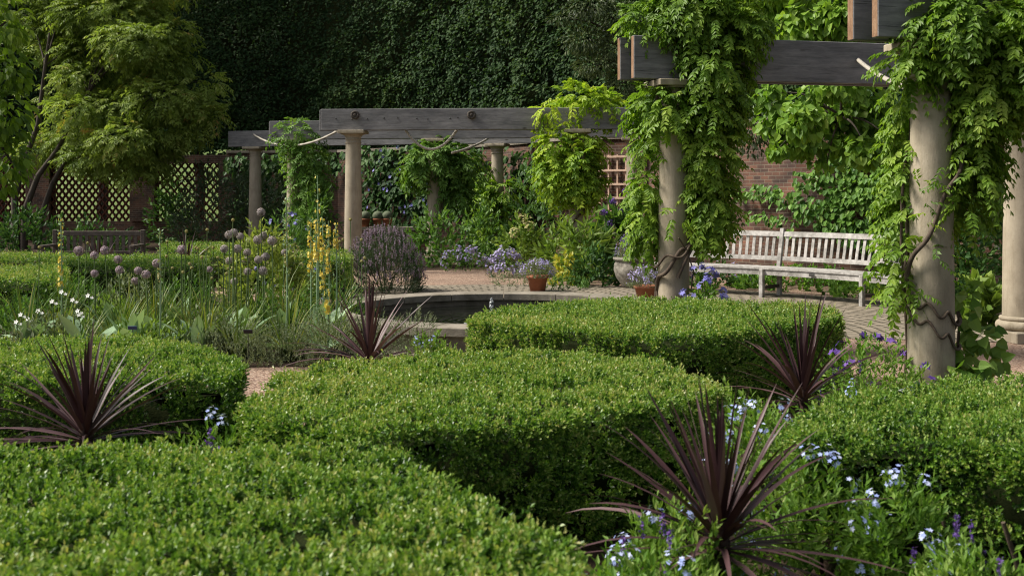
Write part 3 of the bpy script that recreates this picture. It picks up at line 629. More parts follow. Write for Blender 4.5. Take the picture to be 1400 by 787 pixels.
# ------------------------------------------------------------------ box hedges
def hedge(label,poly,h,dens,L,W,k=7,z0=.02,seed=0,rr=.05,sub=3,cat='hedge',amp=.038,stems=0,fq=8.):
    poly=smoothpoly(poly,sub); c=poly.mean(0); root=thing('box_hedge',label,cat,(c[0],c[1],0),'clipped box hedges')
    lo,hi=poly.min(0),poly.max(0); m=int((hi-lo).prod()*dens)
    x=rng.uniform(lo[0],hi[0],m); y=rng.uniform(lo[1],hi[1],m); q=inpoly(x,y,poly); x,y=x[q],y[q]
    dd,nx,ny=edgedist(x,y,poly); t=np.clip(1-dd/rr,0,1); z=h-rr*(1-np.sqrt(np.clip(1-t*t,0,1)))
    P=np.c_[x,y,z]; N=unit(np.c_[nx*t*1.2,ny*t*1.2,np.ones(len(x))])
    e=np.roll(poly,-1,0)-poly; el=np.hypot(e[:,0],e[:,1]); per=el.sum(); ms=int(per*(h-z0)*dens*1.9)
    ii=rng.choice(len(poly),ms,p=el/per); tt=rng.random(ms); zz=z0+(h-.012-z0)*rng.random(ms)**.85
    nn=np.c_[e[ii,1],-e[ii,0],np.zeros(ms)]/el[ii][:,None]
    Ps=np.c_[poly[ii]+e[ii]*tt[:,None],zz]; N=np.r_[N,unit(nn+np.array([0,0,.25]))]; P=np.r_[P,Ps]
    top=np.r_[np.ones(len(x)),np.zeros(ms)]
    n1=vnoise(P,fq,seed); n2=vnoise(P,2.6,seed+1); n3=vnoise(P,fq*2.3,seed+2); n4=vnoise(P,1.1,seed+4)
    keep=rng.random(len(P))<np.clip(1.0+1.3*n1+.8*n3,.10,1)
    disp=amp*(.7*n1+.7*n2+.5*n3)-.02-np.where(rng.random(len(P))<.35,rng.uniform(0,.07,len(P)),0)
    P=P+N*disp[:,None]
    D=N+rng.normal(size=P.shape)*.6+np.array([0,0,.25])
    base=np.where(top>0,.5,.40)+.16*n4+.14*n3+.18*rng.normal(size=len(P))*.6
    P,D,base=P[keep],D[keep],base[keep]; ln=rng.uniform(.7,1.5,len(P))*L*2.2
    long=rng.random(len(P))<.03; ln[long]*=1.6
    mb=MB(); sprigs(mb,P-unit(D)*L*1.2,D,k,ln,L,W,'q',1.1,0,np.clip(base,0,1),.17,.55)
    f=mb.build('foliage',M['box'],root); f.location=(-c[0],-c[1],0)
    pi=poly.copy(); el2=np.roll(poly,-1,0)-np.roll(poly,1,0); nv=np.c_[el2[:,1],-el2[:,0]]/np.hypot(el2[:,0],el2[:,1])[:,None]; ins=pi-nv*.17; ins2=pi-nv*.28
    n=len(pi); zb=.0 if not stems else .2
    V=np.r_[np.c_[ins,np.full(n,zb)],np.c_[ins,np.full(n,h-.26)],np.c_[ins2,np.full(n,h-.15)]]; i=np.arange(n); j=(i+1)%n
    cm=MB(); cm.add(V,np.r_[np.stack([i,j,j+n,i+n],1),np.stack([i+n,j+n,j+2*n,i+2*n],1)],smooth=True); cm.add(V[2*n:],[list(range(n))]); cm.add(V[:n],[list(range(n))[::-1]])
    g=cm.build('dark_core',M['boxcore'],root); g.location=(-c[0],-c[1],0)  # solid filler stopping see-through, inner shade of the hedge in its colour
    if stems:
        for q in range(stems):
            sm=MB(); qi=rng.integers(n); b=(poly-nv*.1)[qi]; a=np.array([b[0],b[1],0]); s=rng.normal(size=3)*.07; pts=np.array([a,a+np.array([s[0],s[1],.14]),a+np.array([s[0]*2,s[1]*2.4,.32])]); sm.tube(pts,[.014,.011,.008],6); g=sm.build('stem',M['vinewood'],root); g.location=(-c[0],-c[1],0)
    return root
HT=.58
def hp(*uv): return [gp(u,v,HT) for u,v in uv]
A=[(-3.6,4.18),(-2.6,4.15),(-1.3,4.22),(-.72,4.3),(-.42,4.14),(-.12,3.62),(.11,3.12),(.2,2.6),(.2,1.7),(-.8,1.5),(-2.4,1.5),(-3.6,1.9)]
hedge('large sunlit box hedge filling the foreground at bottom left',A,HT,2900,.020,.0125,8,.2,1,fq=7.)
hedge('curving box hedge in the middle with a dark shaded front face',hp((985,523),(920,501),(850,486),(760,475),(640,480),(560,485),(480,490),(400,505),(347,527),(338,558))+[(-.86,4.55),(-.62,4.40)]+hp((522,586),(592,578),(700,573),(810,561),(930,542),(980,532)),HT,2700,.019,.0115,8,.03,7)
hedge('box hedge in front of the pool with a rounded right end',hp((640,436),(720,443),(800,449),(909,455),(990,451),(1060,444),(1115,437),(1150,429),(1132,420),(1080,414),(1000,410),(900,407),(800,409),(720,417),(650,428)),HT,2200,.021,.013,7,.03,13)
hedge('box hedge at right with bare stems showing at its foot',hp((1100,560),(1170,537),(1240,525),(1305,514),(1400,508),(1520,505))+[(4.4,5.6),(4.6,4.2)]+hp((1500,628),(1400,614),(1320,602),(1226,594),(1150,594),(1090,587)),HT,2700,.0185,.0115,8,.14,19,stems=46)
hedge('box hedge at left behind the burgundy spiky plant',hp((-110,518),(0,517),(150,515),(250,512),(322,509),(335,505),(330,492),(272,467),(200,461),(100,461),(0,465),(-110,470)),HT,2500,.019,.0105,8,.03,23)
def slab(u0,v0,u1,v1): # hedge seen from front left to back right
    return None
hedge('low box hedge at the left edge beyond the white flowers',[(-9.5,12.2),(-7,12.1),(-4.85,12.15),(-4.75,12.4),(-5.4,14.2),(-5.6,14.4),(-7.5,14.4),(-9.5,14.5)],HT,700,.026,.015,6,.05,31)
hedge('small box hedge block at the left edge nearest the pierced wall',[(-9.5,16),(-7.5,15.95),(-6.5,16),(-6.55,17.2),(-8,17.3),(-9.5,17.2)],HT,600,.028,.016,6,.05,37)
hedge('box hedge behind the purple globe flowers at left',[(-5.9,14.8),(-4.8,14.6),(-3.95,14.7),(-3.9,15),(-4.35,16.7),(-5.2,16.9),(-6.5,16.9)],HT,700,.026,.015,6,.05,41)
hedge('distant box hedge near the leftmost column',[(-5.3,17.9),(-4.2,17.8),(-3.7,17.9),(-3.9,20.4),(-5,20.6),(-6.1,20.5)],HT,600,.03,.017,6,.05,43)
hedge('small distant box hedge behind the yellow spikes',[(-2.95,16.1),(-2.3,16),(-2.25,16.3),(-2.45,17.8),(-3.2,17.9)],HT,700,.028,.016,6,.05,47)

# ------------------------------------------------------------------ tall clipped hedge at the back
def resample(path,step):
    P=np.asarray(path,float); s=np.r_[0,np.cumsum(np.hypot(*np.diff(P,axis=0).T))]; q=np.arange(0,s[-1],step); return np.c_[np.interp(q,s,P[:,0]),np.interp(q,s,P[:,1])]
TP=[(-26,38.2),(-12,38.2),(-4,37.6),(1.5,31.5),(4.6,27),(8,22.5),(13,19.5),(20,18)]
th_=thing('tall_hedge','towering dark green clipped hedge wall across the background','hedge',(-4,37.6,0))
def catmull(P,k):
    P=np.asarray(P,float); Q=np.r_[[2*P[0]-P[1]],P,[2*P[-1]-P[-2]]]; out=[]
    for i in range(len(P)-1):
        p0,p1,p2,p3=Q[i:i+4]
        for t in np.arange(k)/k: out.append(.5*((2*p1)+(-p0+p2)*t+(2*p0-5*p1+4*p2-p3)*t*t+(-p0+3*p1-3*p2+p3)*t**3))
    return np.array(out+[P[-1]])
P=catmull(TP,6); d=np.diff(P,axis=0); L=np.hypot(d[:,0],d[:,1]); nr=np.c_[d[:,1],-d[:,0]]/L[:,None]
n=270000; ii=rng.choice(len(L),n,p=L/L.sum()); t=rng.random(n); zz=rng.uniform(0,10.5,n); xy=P[ii]+d[ii]*t[:,None]
q=(zz>np.where(xy[:,0]<-7.5,2.7,0)); ii,t,zz,xy=ii[q],t[q],zz[q],xy[q]
Pp=np.c_[xy,zz]; N=np.c_[nr[ii],np.zeros(len(ii))]; n1=vnoise(Pp,1.1,5); n2=vnoise(Pp,.4,6); n3=vnoise(Pp,3,7)
keep=rng.random(len(Pp))<np.clip(1.0+.7*n1+.5*n3,.45,1); Pp=Pp+N*(.20*n1+.18*n2+.12*n3+rng.uniform(-.1,.1,len(Pp)))[:,None]
D=N*.6+rng.normal(size=N.shape)*.55+np.array([0,0,-.45]); nn=N+np.array([0,0,.9])+rng.normal(size=N.shape)*.4
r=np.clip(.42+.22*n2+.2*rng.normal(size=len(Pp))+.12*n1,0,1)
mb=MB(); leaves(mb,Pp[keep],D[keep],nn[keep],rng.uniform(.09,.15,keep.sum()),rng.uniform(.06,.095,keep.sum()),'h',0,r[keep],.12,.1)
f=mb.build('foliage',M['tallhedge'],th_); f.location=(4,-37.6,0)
mb=MB(); vn=np.zeros_like(P); vn[:-1]+=nr; vn[1:]+=nr; vn=unit(vn); A_=P-vn*.7; B_=P-vn*1.6; nP=len(P); zb=np.where(P[:,0]<-7.5,2.9,0.)
V=np.r_[np.c_[A_,zb],np.c_[A_,np.full(nP,10.3)],np.c_[B_,np.full(nP,10.3)],np.c_[B_,zb]]; k=np.arange(nP-1)
for a in range(4): b=(a+1)%4; mb.add(V,np.stack([a*nP+k,a*nP+k+1,b*nP+k+1,b*nP+k],1))
mb.add(V,[[0,nP,2*nP,3*nP],[nP-1,4*nP-1,3*nP-1,2*nP-1]])
f=mb.build('dark_core',M['boxcore'],th_); f.location=(4,-37.6,0)  # solid backing for the tall hedge leaves, coloured dark as their inner shade
for x in(-24,-20.5,-17,-13.6,-10.4,-8):
    mb=MB(); mb.tube([(x,38.7,0),(x+.1,38.7,1.5),(x,38.7,3.2)],[.2,.16,.14],10); f=mb.build('trunk',M['bark'],th_); f.location=(4,-37.6,0)

# ------------------------------------------------------------------ blob foliage (vines, trees, climbers)
def blobpts(blobs,dens,shell=.55,down=.3):
    """blobs: list of (centre, rx, ry, rz, weight); points in their outer shells with outward directions"""
    Ps=[];Ds=[]
    for c,rx,ry,rz,*w in blobs:
        ar=4*PI*((rx*ry)**1.6/3+(rx*rz)**1.6/3+(ry*rz)**1.6/3)**(1/1.6); n=max(4,int(ar*dens*(w[0] if w else 1)))
        d=rdir(n); r=shell+(1-shell)*rng.random(n)**.6; R=np.array([rx,ry,rz])
        lump=1+.22*vnoise(d*2.2+np.array(c),1,3)
        Ps.append(np.array(c)+d*R*(r*lump)[:,None]); Ds.append(unit(d/R)*1.0+np.array([0,0,-down])+rng.normal(size=(n,3))*.3)
    return np.concatenate(Ps),np.concatenate(Ds)
def pb(u,v,ru,rv,Y,ry=None,w=1):
    s=Y/FP; return (at(u,v,Y),ru*s,(ry if ry else min(ru,rv)*s),rv*s,w)
def twine(c,r,z0,z1,turns,ph,n=60,out=.03):
    t=np.linspace(0,1,n); a=ph+turns*2*PI*t; rr=r+out+.015*np.sin(t*17); return np.c_[c[0]+rr*np.cos(a),c[1]+rr*np.sin(a),z0+(z1-z0)*t+.03*np.sin(t*23)]
def vine(label,c,blobs,mat,dens,pairs,ln,L,W,stems=(),droop=.6,name='wisteria',grp='climbing wisteria on the columns',shape='q',extra=None):
    root=thing(name,label,'climber',(c[0],c[1],0),grp); o=np.array([c[0],c[1],0])
    P,D=blobpts(blobs,dens); mb=MB()
    n1=vnoise(P,4,9); keep=rng.random(len(P))<np.clip(.85+.9*n1,.2,1); P,D=P[keep],D[keep]
    pinnate(mb,P,D,pairs,ln,L,W,droop*.7,0,np.clip(.45+.2*vnoise(P,1.5,4)+.22*rng.normal(size=len(P))*.7,0,1),shape)
    f=mb.build('foliage',M[mat],root); f.location=-o
    for s,r in stems: sm=MB(); sm.tube(s,r,7); f=sm.build('stem',M['vinewood'],root); f.location=-o
    return root
Y1=C1[1]; c=C1
st=[(twine(c,.14,.02,1.0,.55,5.9),np.linspace(.012,.009,60)),(twine(c,.135,.75,2.4,-.3,3.5),np.linspace(.014,.010,60)),(twine(c,.14,.72,.42,.5,3.2,out=.024),.009),(twine(c,.14,.80,.60,.5,3.2,out=.026),.010),(twine(c,.135,.9,2.5,.7,3.4,out=.05),np.linspace(.016,.012,60)),
    (np.array([at(1236,530,Y1+.1),at(1240,470,Y1+.1),at(1237,400,Y1+.05),at(1232,330,Y1),at(1233,270,Y1+.02),at(1240,200,Y1+.05)]),.010)]
YB=Y1+.05
VINE1=vine('lush green wisteria smothering the right foreground column and beam end',c,[pb(1335,25,75,45,Y1,.5),pb(1295,60,38,28,Y1,.35),pb(1370,75,50,40,Y1,.45),pb(1338,130,30,40,Y1,.35),pb(1330,190,18,40,Y1,.25),pb(1328,240,14,26,Y1,.2),pb(1318,282,14,16,Y1-.1,.12),pb(1395,115,25,28,Y1-.1,.3),pb(1238,85,14,26,Y1,.2),
  pb(1238,150,6,45,YB+.15,.1),pb(1234,225,7,45,YB+.12,.1),pb(1233,295,8,35,YB+.1,.1),pb(1224,345,10,22,YB,.12),pb(1226,390,8,22,YB,.1,.6),pb(1268,30,20,20,Y1-.1,.2),pb(1400,40,50,40,Y1,.4),pb(1280,15,35,20,Y1,.3),pb(1450,80,60,60,Y1+.1,.4)],'wist',560,6,.17,.056,.026,st,shape='h')
# trailing sprays across the shaft and broad leaves at the foot
P=np.array([at(1272,275,Y1-.22),at(1290,262,Y1-.2),at(1262,300,Y1-.22),at(1285,340,Y1-.2),at(1262,395,Y1-.2),at(1290,385,Y1-.19),at(1258,255,Y1-.22),at(1285,225,Y1-.2),at(1298,345,Y1-.17),at(1275,250,Y1-.22)]); mb=MB()
for p in np.repeat(P,2,0):
    mb=MB(); q=p+rng.normal(size=(1,3))*.03; D=rng.normal(size=(1,3))*np.array([1,.2,.35])+np.array([.3,-.2,0]); pinnate(mb,q,D,5,.14,.042,.019,.3); f=mb.build('leaf_spray',M['wist'],VINE1); f.location=(-C1[0],-C1[1],0)
root=thing('broad_leaved_vine','broad leaved green vine growing at the foot of the right foreground column','climber',(2.98,7.75,0))
mb=MB(); P,D=blobpts([pb(1322,420,14,30,7.75,.12),pb(1340,455,22,30,7.75,.15),pb(1315,480,10,25,7.75,.1),pb(1352,490,16,14,7.7,.12),pb(1330,500,26,12,7.5,.12)],150,.3); leaves(mb,P,D+np.array([0,-.3,-.2]),rng.normal(size=P.shape)*.4+np.array([-.2,-.7,.8]),rng.uniform(.07,.12,len(P)),rng.uniform(.06,.10,len(P)),'heart',0,None,.1,.15)
f=mb.build('foliage',M['bed'],root); f.location=(-2.98,-7.75,0)
for p in ([at(1305,520,7.8),at(1312,440,7.8),at(1302,400,7.8)],[at(1340,520,7.8),at(1325,470,7.8),at(1310,425,7.8)]): mb=MB(); mb.tube(p,.010,7); f=mb.build('stem',M['vinewood'],root); f.location=(-2.98,-7.75,0)

Y2=C2[1]; c=C2
st=[(twine(c,.14,.35,1.25,.8,1.8),np.linspace(.02,.016,60)),(twine(c,.14,.3,1.2,-.7,4.4),.014),(twine(c,.14,.7,2.5,.9,4.8),.016),(twine(c,.14,.75,1.1,.8,2.5,out=.05),.012),(np.array([at(945,395,Y2-.15),at(948,370,Y2-.15),at(940,345,Y2-.15),at(928,325,Y2-.2)]),.007)]
vine('large green wisteria climbing over the beam left of the bench',c,[pb(960,25,55,38,Y2,.4),pb(1002,40,36,34,Y2,.35),pb(978,85,42,36,Y2-.05,.35),pb(900,30,45,22,Y2+.1,.3,.6),pb(895,142,28,26,Y2+.1,.2),pb(888,195,12,32,Y2+.15,.15),pb(930,125,24,18,Y2+.1,.2),pb(972,145,34,42,Y2,.3),pb(972,210,26,42,Y2,.25),pb(972,268,20,30,Y2,.2),pb(956,240,10,40,Y2,.1),pb(970,305,20,14,Y2,.15),
  pb(915,150,22,28,Y2-.15,.08),pb(926,296,12,9,Y2-.18,.06),pb(884,255,10,28,Y2+.15,.14),pb(882,300,10,22,Y2+.15,.14),pb(890,330,6,10,Y2+.1,.1),pb(940,0,40,30,Y2,.35),pb(1000,-10,40,30,Y2,.35)],'wist',430,6,.18,.066,.030,st,shape='h')
Y5=C5[1]; c=C5
vine('golden yellow wisteria cascading from the right end of the front beam',c,[pb(788,134,30,12,Y5+.1,.25),pb(822,142,20,8,Y5+.1,.2),pb(752,148,12,6,Y5,.2,.7),pb(760,196,14,18,Y5,.25),pb(764,232,20,24,Y5,.3),pb(792,225,18,28,Y5-.1,.3),pb(796,250,20,12,Y5-.1,.25),pb(806,190,14,14,Y5+.1,.2)],'wistyel',190,6,.28,.12,.055,[(twine(c,.15,.1,2.5,1.5,1),.02)],.5)
Y4=C4[1]; c=C4
vine('vine collar and skirt on the column left of the golden wisteria',c,[pb(692,262,16,11,Y4-.3,.25),pb(664,272,9,15,Y4-.1,.25),pb(662,235,6,16,Y4,.15,.6),pb(660,300,8,16,Y4,.2,.7),pb(702,300,9,14,Y4,.2,.7),pb(686,326,18,16,Y4-.35,.3),pb(682,350,20,12,Y4-.4,.3)],'wist',120,5,.33,.15,.065,[(twine(c,.15,.1,2,1.3,2),.02)])
Y6=C6[1]; c=C6
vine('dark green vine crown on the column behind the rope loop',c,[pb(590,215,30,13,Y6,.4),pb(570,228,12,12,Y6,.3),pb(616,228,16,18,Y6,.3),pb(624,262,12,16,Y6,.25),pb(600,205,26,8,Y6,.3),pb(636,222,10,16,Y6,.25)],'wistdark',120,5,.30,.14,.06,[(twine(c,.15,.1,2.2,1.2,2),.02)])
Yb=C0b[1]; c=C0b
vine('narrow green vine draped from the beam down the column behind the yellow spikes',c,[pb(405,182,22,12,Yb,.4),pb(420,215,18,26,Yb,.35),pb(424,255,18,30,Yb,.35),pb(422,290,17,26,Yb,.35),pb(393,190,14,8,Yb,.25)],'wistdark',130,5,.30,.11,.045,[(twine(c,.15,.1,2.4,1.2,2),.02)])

# ------------------------------------------------------------------ trees
def tube_path(a,b,bend,n=8):
    t=np.linspace(0,1,n)[:,None]; a=np.array(a,float);b=np.array(b,float); return a*(1-t)+b*t+np.array(bend)*(np.sin(t*PI))
def tree(name,label,base,stems,pads,mat,mode,dens,bark='bark',fix=None,**kw):
    root=thing(name,label,'tree',(base[0],base[1],0)); o=np.array([base[0],base[1],0.])
    sms=[]
    for pts,rr in stems: sm=MB(); sm.tube(pts,rr,9); sms.append(sm)
    top=np.array(stems[0][0][-1])
    for cc,rx,ry,rz,*w in pads:          # a limb to each leaf mass
        k=min(range(len(stems)),key=lambda i:np.linalg.norm(np.array(stems[i][0][-1])-cc)); s=np.array(stems[k][0]); a=s[max(1,len(s)*2//3)]
        sms[k].tube(tube_path(a,cc,[0,0,.15*np.linalg.norm(cc-a)]),np.linspace(.05,.012,8)*kw.get('limb',1),6)
    for sm in sms: f=sm.build('trunk',M[bark],root); f.location=-o
    P,D=blobpts(pads,dens,kw.get('shell',.35),kw.get('down',.45)); n1=vnoise(P,kw.get('ns',1.8),12); keep=rng.random(len(P))<np.clip(.85+1.0*n1,.12,1); P,D=P[keep],D[keep]
    r=np.clip(.45+.2*vnoise(P,.8,14)+.16*rng.normal(size=len(P)),0,1); mb=MB()
    if mode=='pin': pinnate(mb,P,D*np.array([1,1,.45])+np.array([0,-.15,0]),kw.get('pairs',5),kw['ln'],kw['L'],kw['W'],kw.get('droop',.5),0,r)
    else:
        nn=np.array([0,-.25,1.])+rng.normal(size=P.shape)*.55; leaves(mb,P,D+np.array([0,-.15,-.5]),nn,rng.uniform(.75,1.25,len(P))*kw['L'],rng.uniform(.75,1.25,len(P))*kw['W'],mode,0,r,.1,.15)
    f=mb.build('crown',M[mat],root); f.location=-o
    return root
YL=30.
def tp(u,v,ru,rv,dy=0,w=1): return pb(u,v,ru,rv,YL+dy,max(ru,rv)*.8*YL/FP,w)
pads=[tp(150,18,75,24,0),tp(110,-25,90,30,1),tp(200,-30,70,30,0),tp(185,55,55,22,-1),tp(238,42,26,12,-.5),tp(120,72,42,22,.5),tp(215,85,42,20,-.5),tp(112,105,30,20,0),tp(252,75,16,10,-.5),tp(160,100,45,25,.5),tp(278,112,26,12,-.5),tp(268,140,36,16,0),tp(222,132,42,20,-1),tp(105,150,38,20,-.5),tp(160,150,48,22,0),tp(112,188,38,16,.5),tp(172,188,48,20,-.8),tp(235,180,44,18,-.3),tp(285,158,24,10,-.6),tp(135,215,42,14,0),tp(200,215,42,14,0),tp(70,60,30,25,1),tp(60,130,26,25,1.2),tp(55,200,30,18,1),tp(190,240,18,12,-.5),tp(30,20,40,30,1.5),tp(85,30,35,25,1)]
bx_,by_=gp(22,338)[0],30.2; bx_=at(22,300,30.2)[0]
b0=np.array([bx_,30.2,0])
stems=[(np.array([b0,at(20,270,30.2),at(30,230,30.2),at(52,170,30.2),at(62,90,30),at(72,20,30)]),[.11,.09,.075,.06,.045,.03]),(np.array([b0+[.2,0,0],at(35,285,30.1),at(52,240,30.1),at(78,205,30),at(120,130,29.8),at(160,60,29.7)]),[.10,.085,.07,.055,.04,.025]),(np.array([b0+[.5,.1,0],at(55,300,30.3),at(72,250,30.3),at(100,205,30.2),at(180,165,29.6),at(240,130,29.4)]),[.09,.08,.065,.05,.04,.02])]
tree('feathery_tree','tall feathery yellow green tree with several leaning stems in front of the pierced wall',(b0[0],b0[1]),stems,pads,'maple','pin',66,ln=.34,L=.15,W=.05,pairs=5,droop=.35,down=.1,ns=1.6,limb=.5)
YE=15.
base=at(-75,300,YE); base[2]=0
pads=[pb(8,30,26,34,YE,.45),pb(14,95,26,30,YE,.4),pb(8,160,32,36,YE,.45),pb(16,222,26,28,YE,.4),pb(-40,60,50,60,YE,.6),pb(-45,170,50,60,YE,.6),pb(-10,-30,50,40,YE,.5),pb(2,250,18,14,YE,.25)]
tree('broad_leaved_tree','bright broad leaved tree leaning in at the left edge',base[:2],[(np.array([base,base+[.05,0,1.2],at(-60,150,YE),at(-45,40,YE)]),[.12,.1,.08,.05])],pads,'bigleaf','h',130,L=.13,W=.075,down=.5,ns=3)
YR=14.8
def rp(u,v,ru,rv,dy=0): return pb(u,v,ru,rv,YR+dy,.6*max(ru,rv)*YR/FP)
base=np.array([5.75,16.6,0])
pads=[rp(1055,15,45,40,.8),rp(1110,35,48,36,.2),rp(1165,20,45,36,0),rp(1215,35,40,36,0),rp(1085,-20,60,30,.5),rp(1200,-25,60,30,0),rp(1140,80,45,30,.4),rp(1060,75,35,30,1),rp(1205,90,30,30,.2),rp(1070,165,36,30,.2),rp(1062,205,16,12,0),rp(1115,150,45,28,.4),rp(1095,195,32,18,.2),rp(1165,150,44,30,.2),rp(1205,165,36,40,.4),rp(1150,195,40,22,.3),rp(1130,225,22,10,.2),rp(1095,165,34,26,-.6),rp(1185,205,30,24,-.4),rp(1050,130,20,20,.2),rp(1150,120,50,20,-.4),rp(1225,200,24,30,-.2),rp(1260,60,40,60,.8),rp(1320,180,60,60,1.8),rp(1330,60,70,60,1.8)]
tree('heart_leaved_tree','heart leaved tree with fresh green leaves spreading over the wall behind the bench',base[:2],[(np.array([base,base+[0,-.1,1.2],at(1225,190,15.8),at(1200,100,15.4),at(1160,20,15)]),[.09,.075,.06,.045,.03]),(np.array([base+[0,-.1,1.1],at(1205,165,15.2),at(1150,160,14.9),at(1095,170,14.8)]),[.045,.038,.03,.015])],pads,'redbud','heart',340,L=.105,W=.10,down=.6,ns=2.5,limb=.4,shell=.2)
YC=23.5; base=np.array([3.6,25.6,0])
pads=[pb(845,25,30,26,YC,.5),pb(805,10,36,20,YC,.5),pb(800,55,36,20,YC,.5),pb(845,70,30,22,YC,.5),pb(815,90,32,16,YC,.5),pb(770,25,20,10,YC,.3),pb(850,115,26,20,YC,.5),pb(880,50,40,50,YC+1,.7),pb(930,60,50,60,YC+1,.8),pb(1000,100,60,60,YC,.8),pb(1030,165,40,50,17,.5),pb(1060,60,60,60,YC-1,.8)]
tree('dark_evergreen_tree','dark small leaved evergreen tree with arching branches at the end of the tall hedge',base[:2],[(np.array([base,base+[0,-.3,1.8],at(905,120,24.6),at(870,40,24)]),[.16,.14,.11,.06])],pads,'yew','q',330,L=.095,W=.04,down=.1,ns=2)

# ------------------------------------------------------------------ wall climbers
def wallnear(u):
    for i in range(len(WALLPATH)-1):
        a,b=np.array(WALLPATH[i]),np.array(WALLPATH[i+1]); k=(u-700)/FP; d=b-a; den=(d[0]-k*d[1]); t=(k*a[1]-a[0])/den if abs(den)>1e-9 else -1
        if 0<=t<=1: nrm=np.array([d[1],-d[0]])/np.hypot(*d); return a+d*t+nrm*.12,nrm
    return np.array([0,30.]),np.array([0,-1.])
def climber(label,blobs,mat,dens,L,W,name='ivy',shape='heart',flowers=None):
    Ps=[];Ns=[]
    for u,v,ru,rv in blobs:
        p0,_=wallnear(u); s=p0[1]/FP; n=max(6,int(ru*rv*s*s*PI*dens)); a=rng.random(n)*6.28; r=rng.random(n)**.5; r=r*(1+.25*np.sin(a*5+u))
        uu=u+ru*r*np.cos(a); vv=v+rv*r*np.sin(a)
        for x,y in zip(uu,vv): p,nr_=wallnear(x); Ps.append([p[0],p[1],HC-(y-HV)/FP*p[1]]); Ns.append([*nr_,0])
    P=np.array(Ps);N=np.array(Ns); q=P[:,2]>.03; P,N=P[q],N[q]; root=thing(name,label,'climber',(P[0,0],P[0,1],0),'climbers on the garden wall'); o=np.array([P[0,0],P[0,1],0])
    P=P+N*(rng.uniform(0,.2,len(P))+.1*vnoise(P,2,3))[:,None]; mb=MB()
    leaves(mb,P,N*.5+np.array([0,0,-.9])+rng.normal(size=P.shape)*.4,N+np.array([0,0,.5])+rng.normal(size=P.shape)*.35,rng.uniform(.75,1.25,len(P))*L,rng.uniform(.75,1.25,len(P))*W,shape,0,np.clip(.45+.25*vnoise(P,1.5,8)+.2*rng.normal(size=len(P)),0,1),.1,.1)
    f=mb.build('foliage',M[mat],root); f.location=-o
    if flowers:
        m,nf,sz=flowers; k=rng.choice(len(P),nf); fm=MB(); florets(fm,P[k]+N[k]*.16,N[k]+rng.normal(size=(nf,3))*.4,sz); f=fm.build('flower',M[m],root); f.location=-o
    return root
climber('bright ivy sweeping in bands over the brick wall behind the bench',[(1030,263,24,9),(1062,262,26,11),(1095,272,26,14),(1120,290,28,16),(1150,305,26,16),(1150,265,30,28),(1185,285,40,45),(1190,235,45,45),(1120,245,26,14),(1150,220,30,20),(1225,260,30,60),(1050,295,16,7),(1075,302,16,10),(1088,315,12,7),(1250,230,40,50),(1200,320,40,20)],'ivy',480,.10,.075,'wall_ivy','h')
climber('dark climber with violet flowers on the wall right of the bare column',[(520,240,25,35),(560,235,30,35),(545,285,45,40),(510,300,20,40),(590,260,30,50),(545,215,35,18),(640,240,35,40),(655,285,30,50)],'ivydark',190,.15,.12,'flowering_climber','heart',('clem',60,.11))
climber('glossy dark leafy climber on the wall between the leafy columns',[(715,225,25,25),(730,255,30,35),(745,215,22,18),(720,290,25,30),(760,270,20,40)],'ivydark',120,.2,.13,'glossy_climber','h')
climber('dark hanging greenery draped over the far wall behind the leftmost column',[(460,222,40,14),(520,210,50,10),(390,225,30,18),(330,228,40,16),(600,205,60,10),(365,270,40,50)],'ivydark',130,.17,.13,'hanging_ivy','heart')

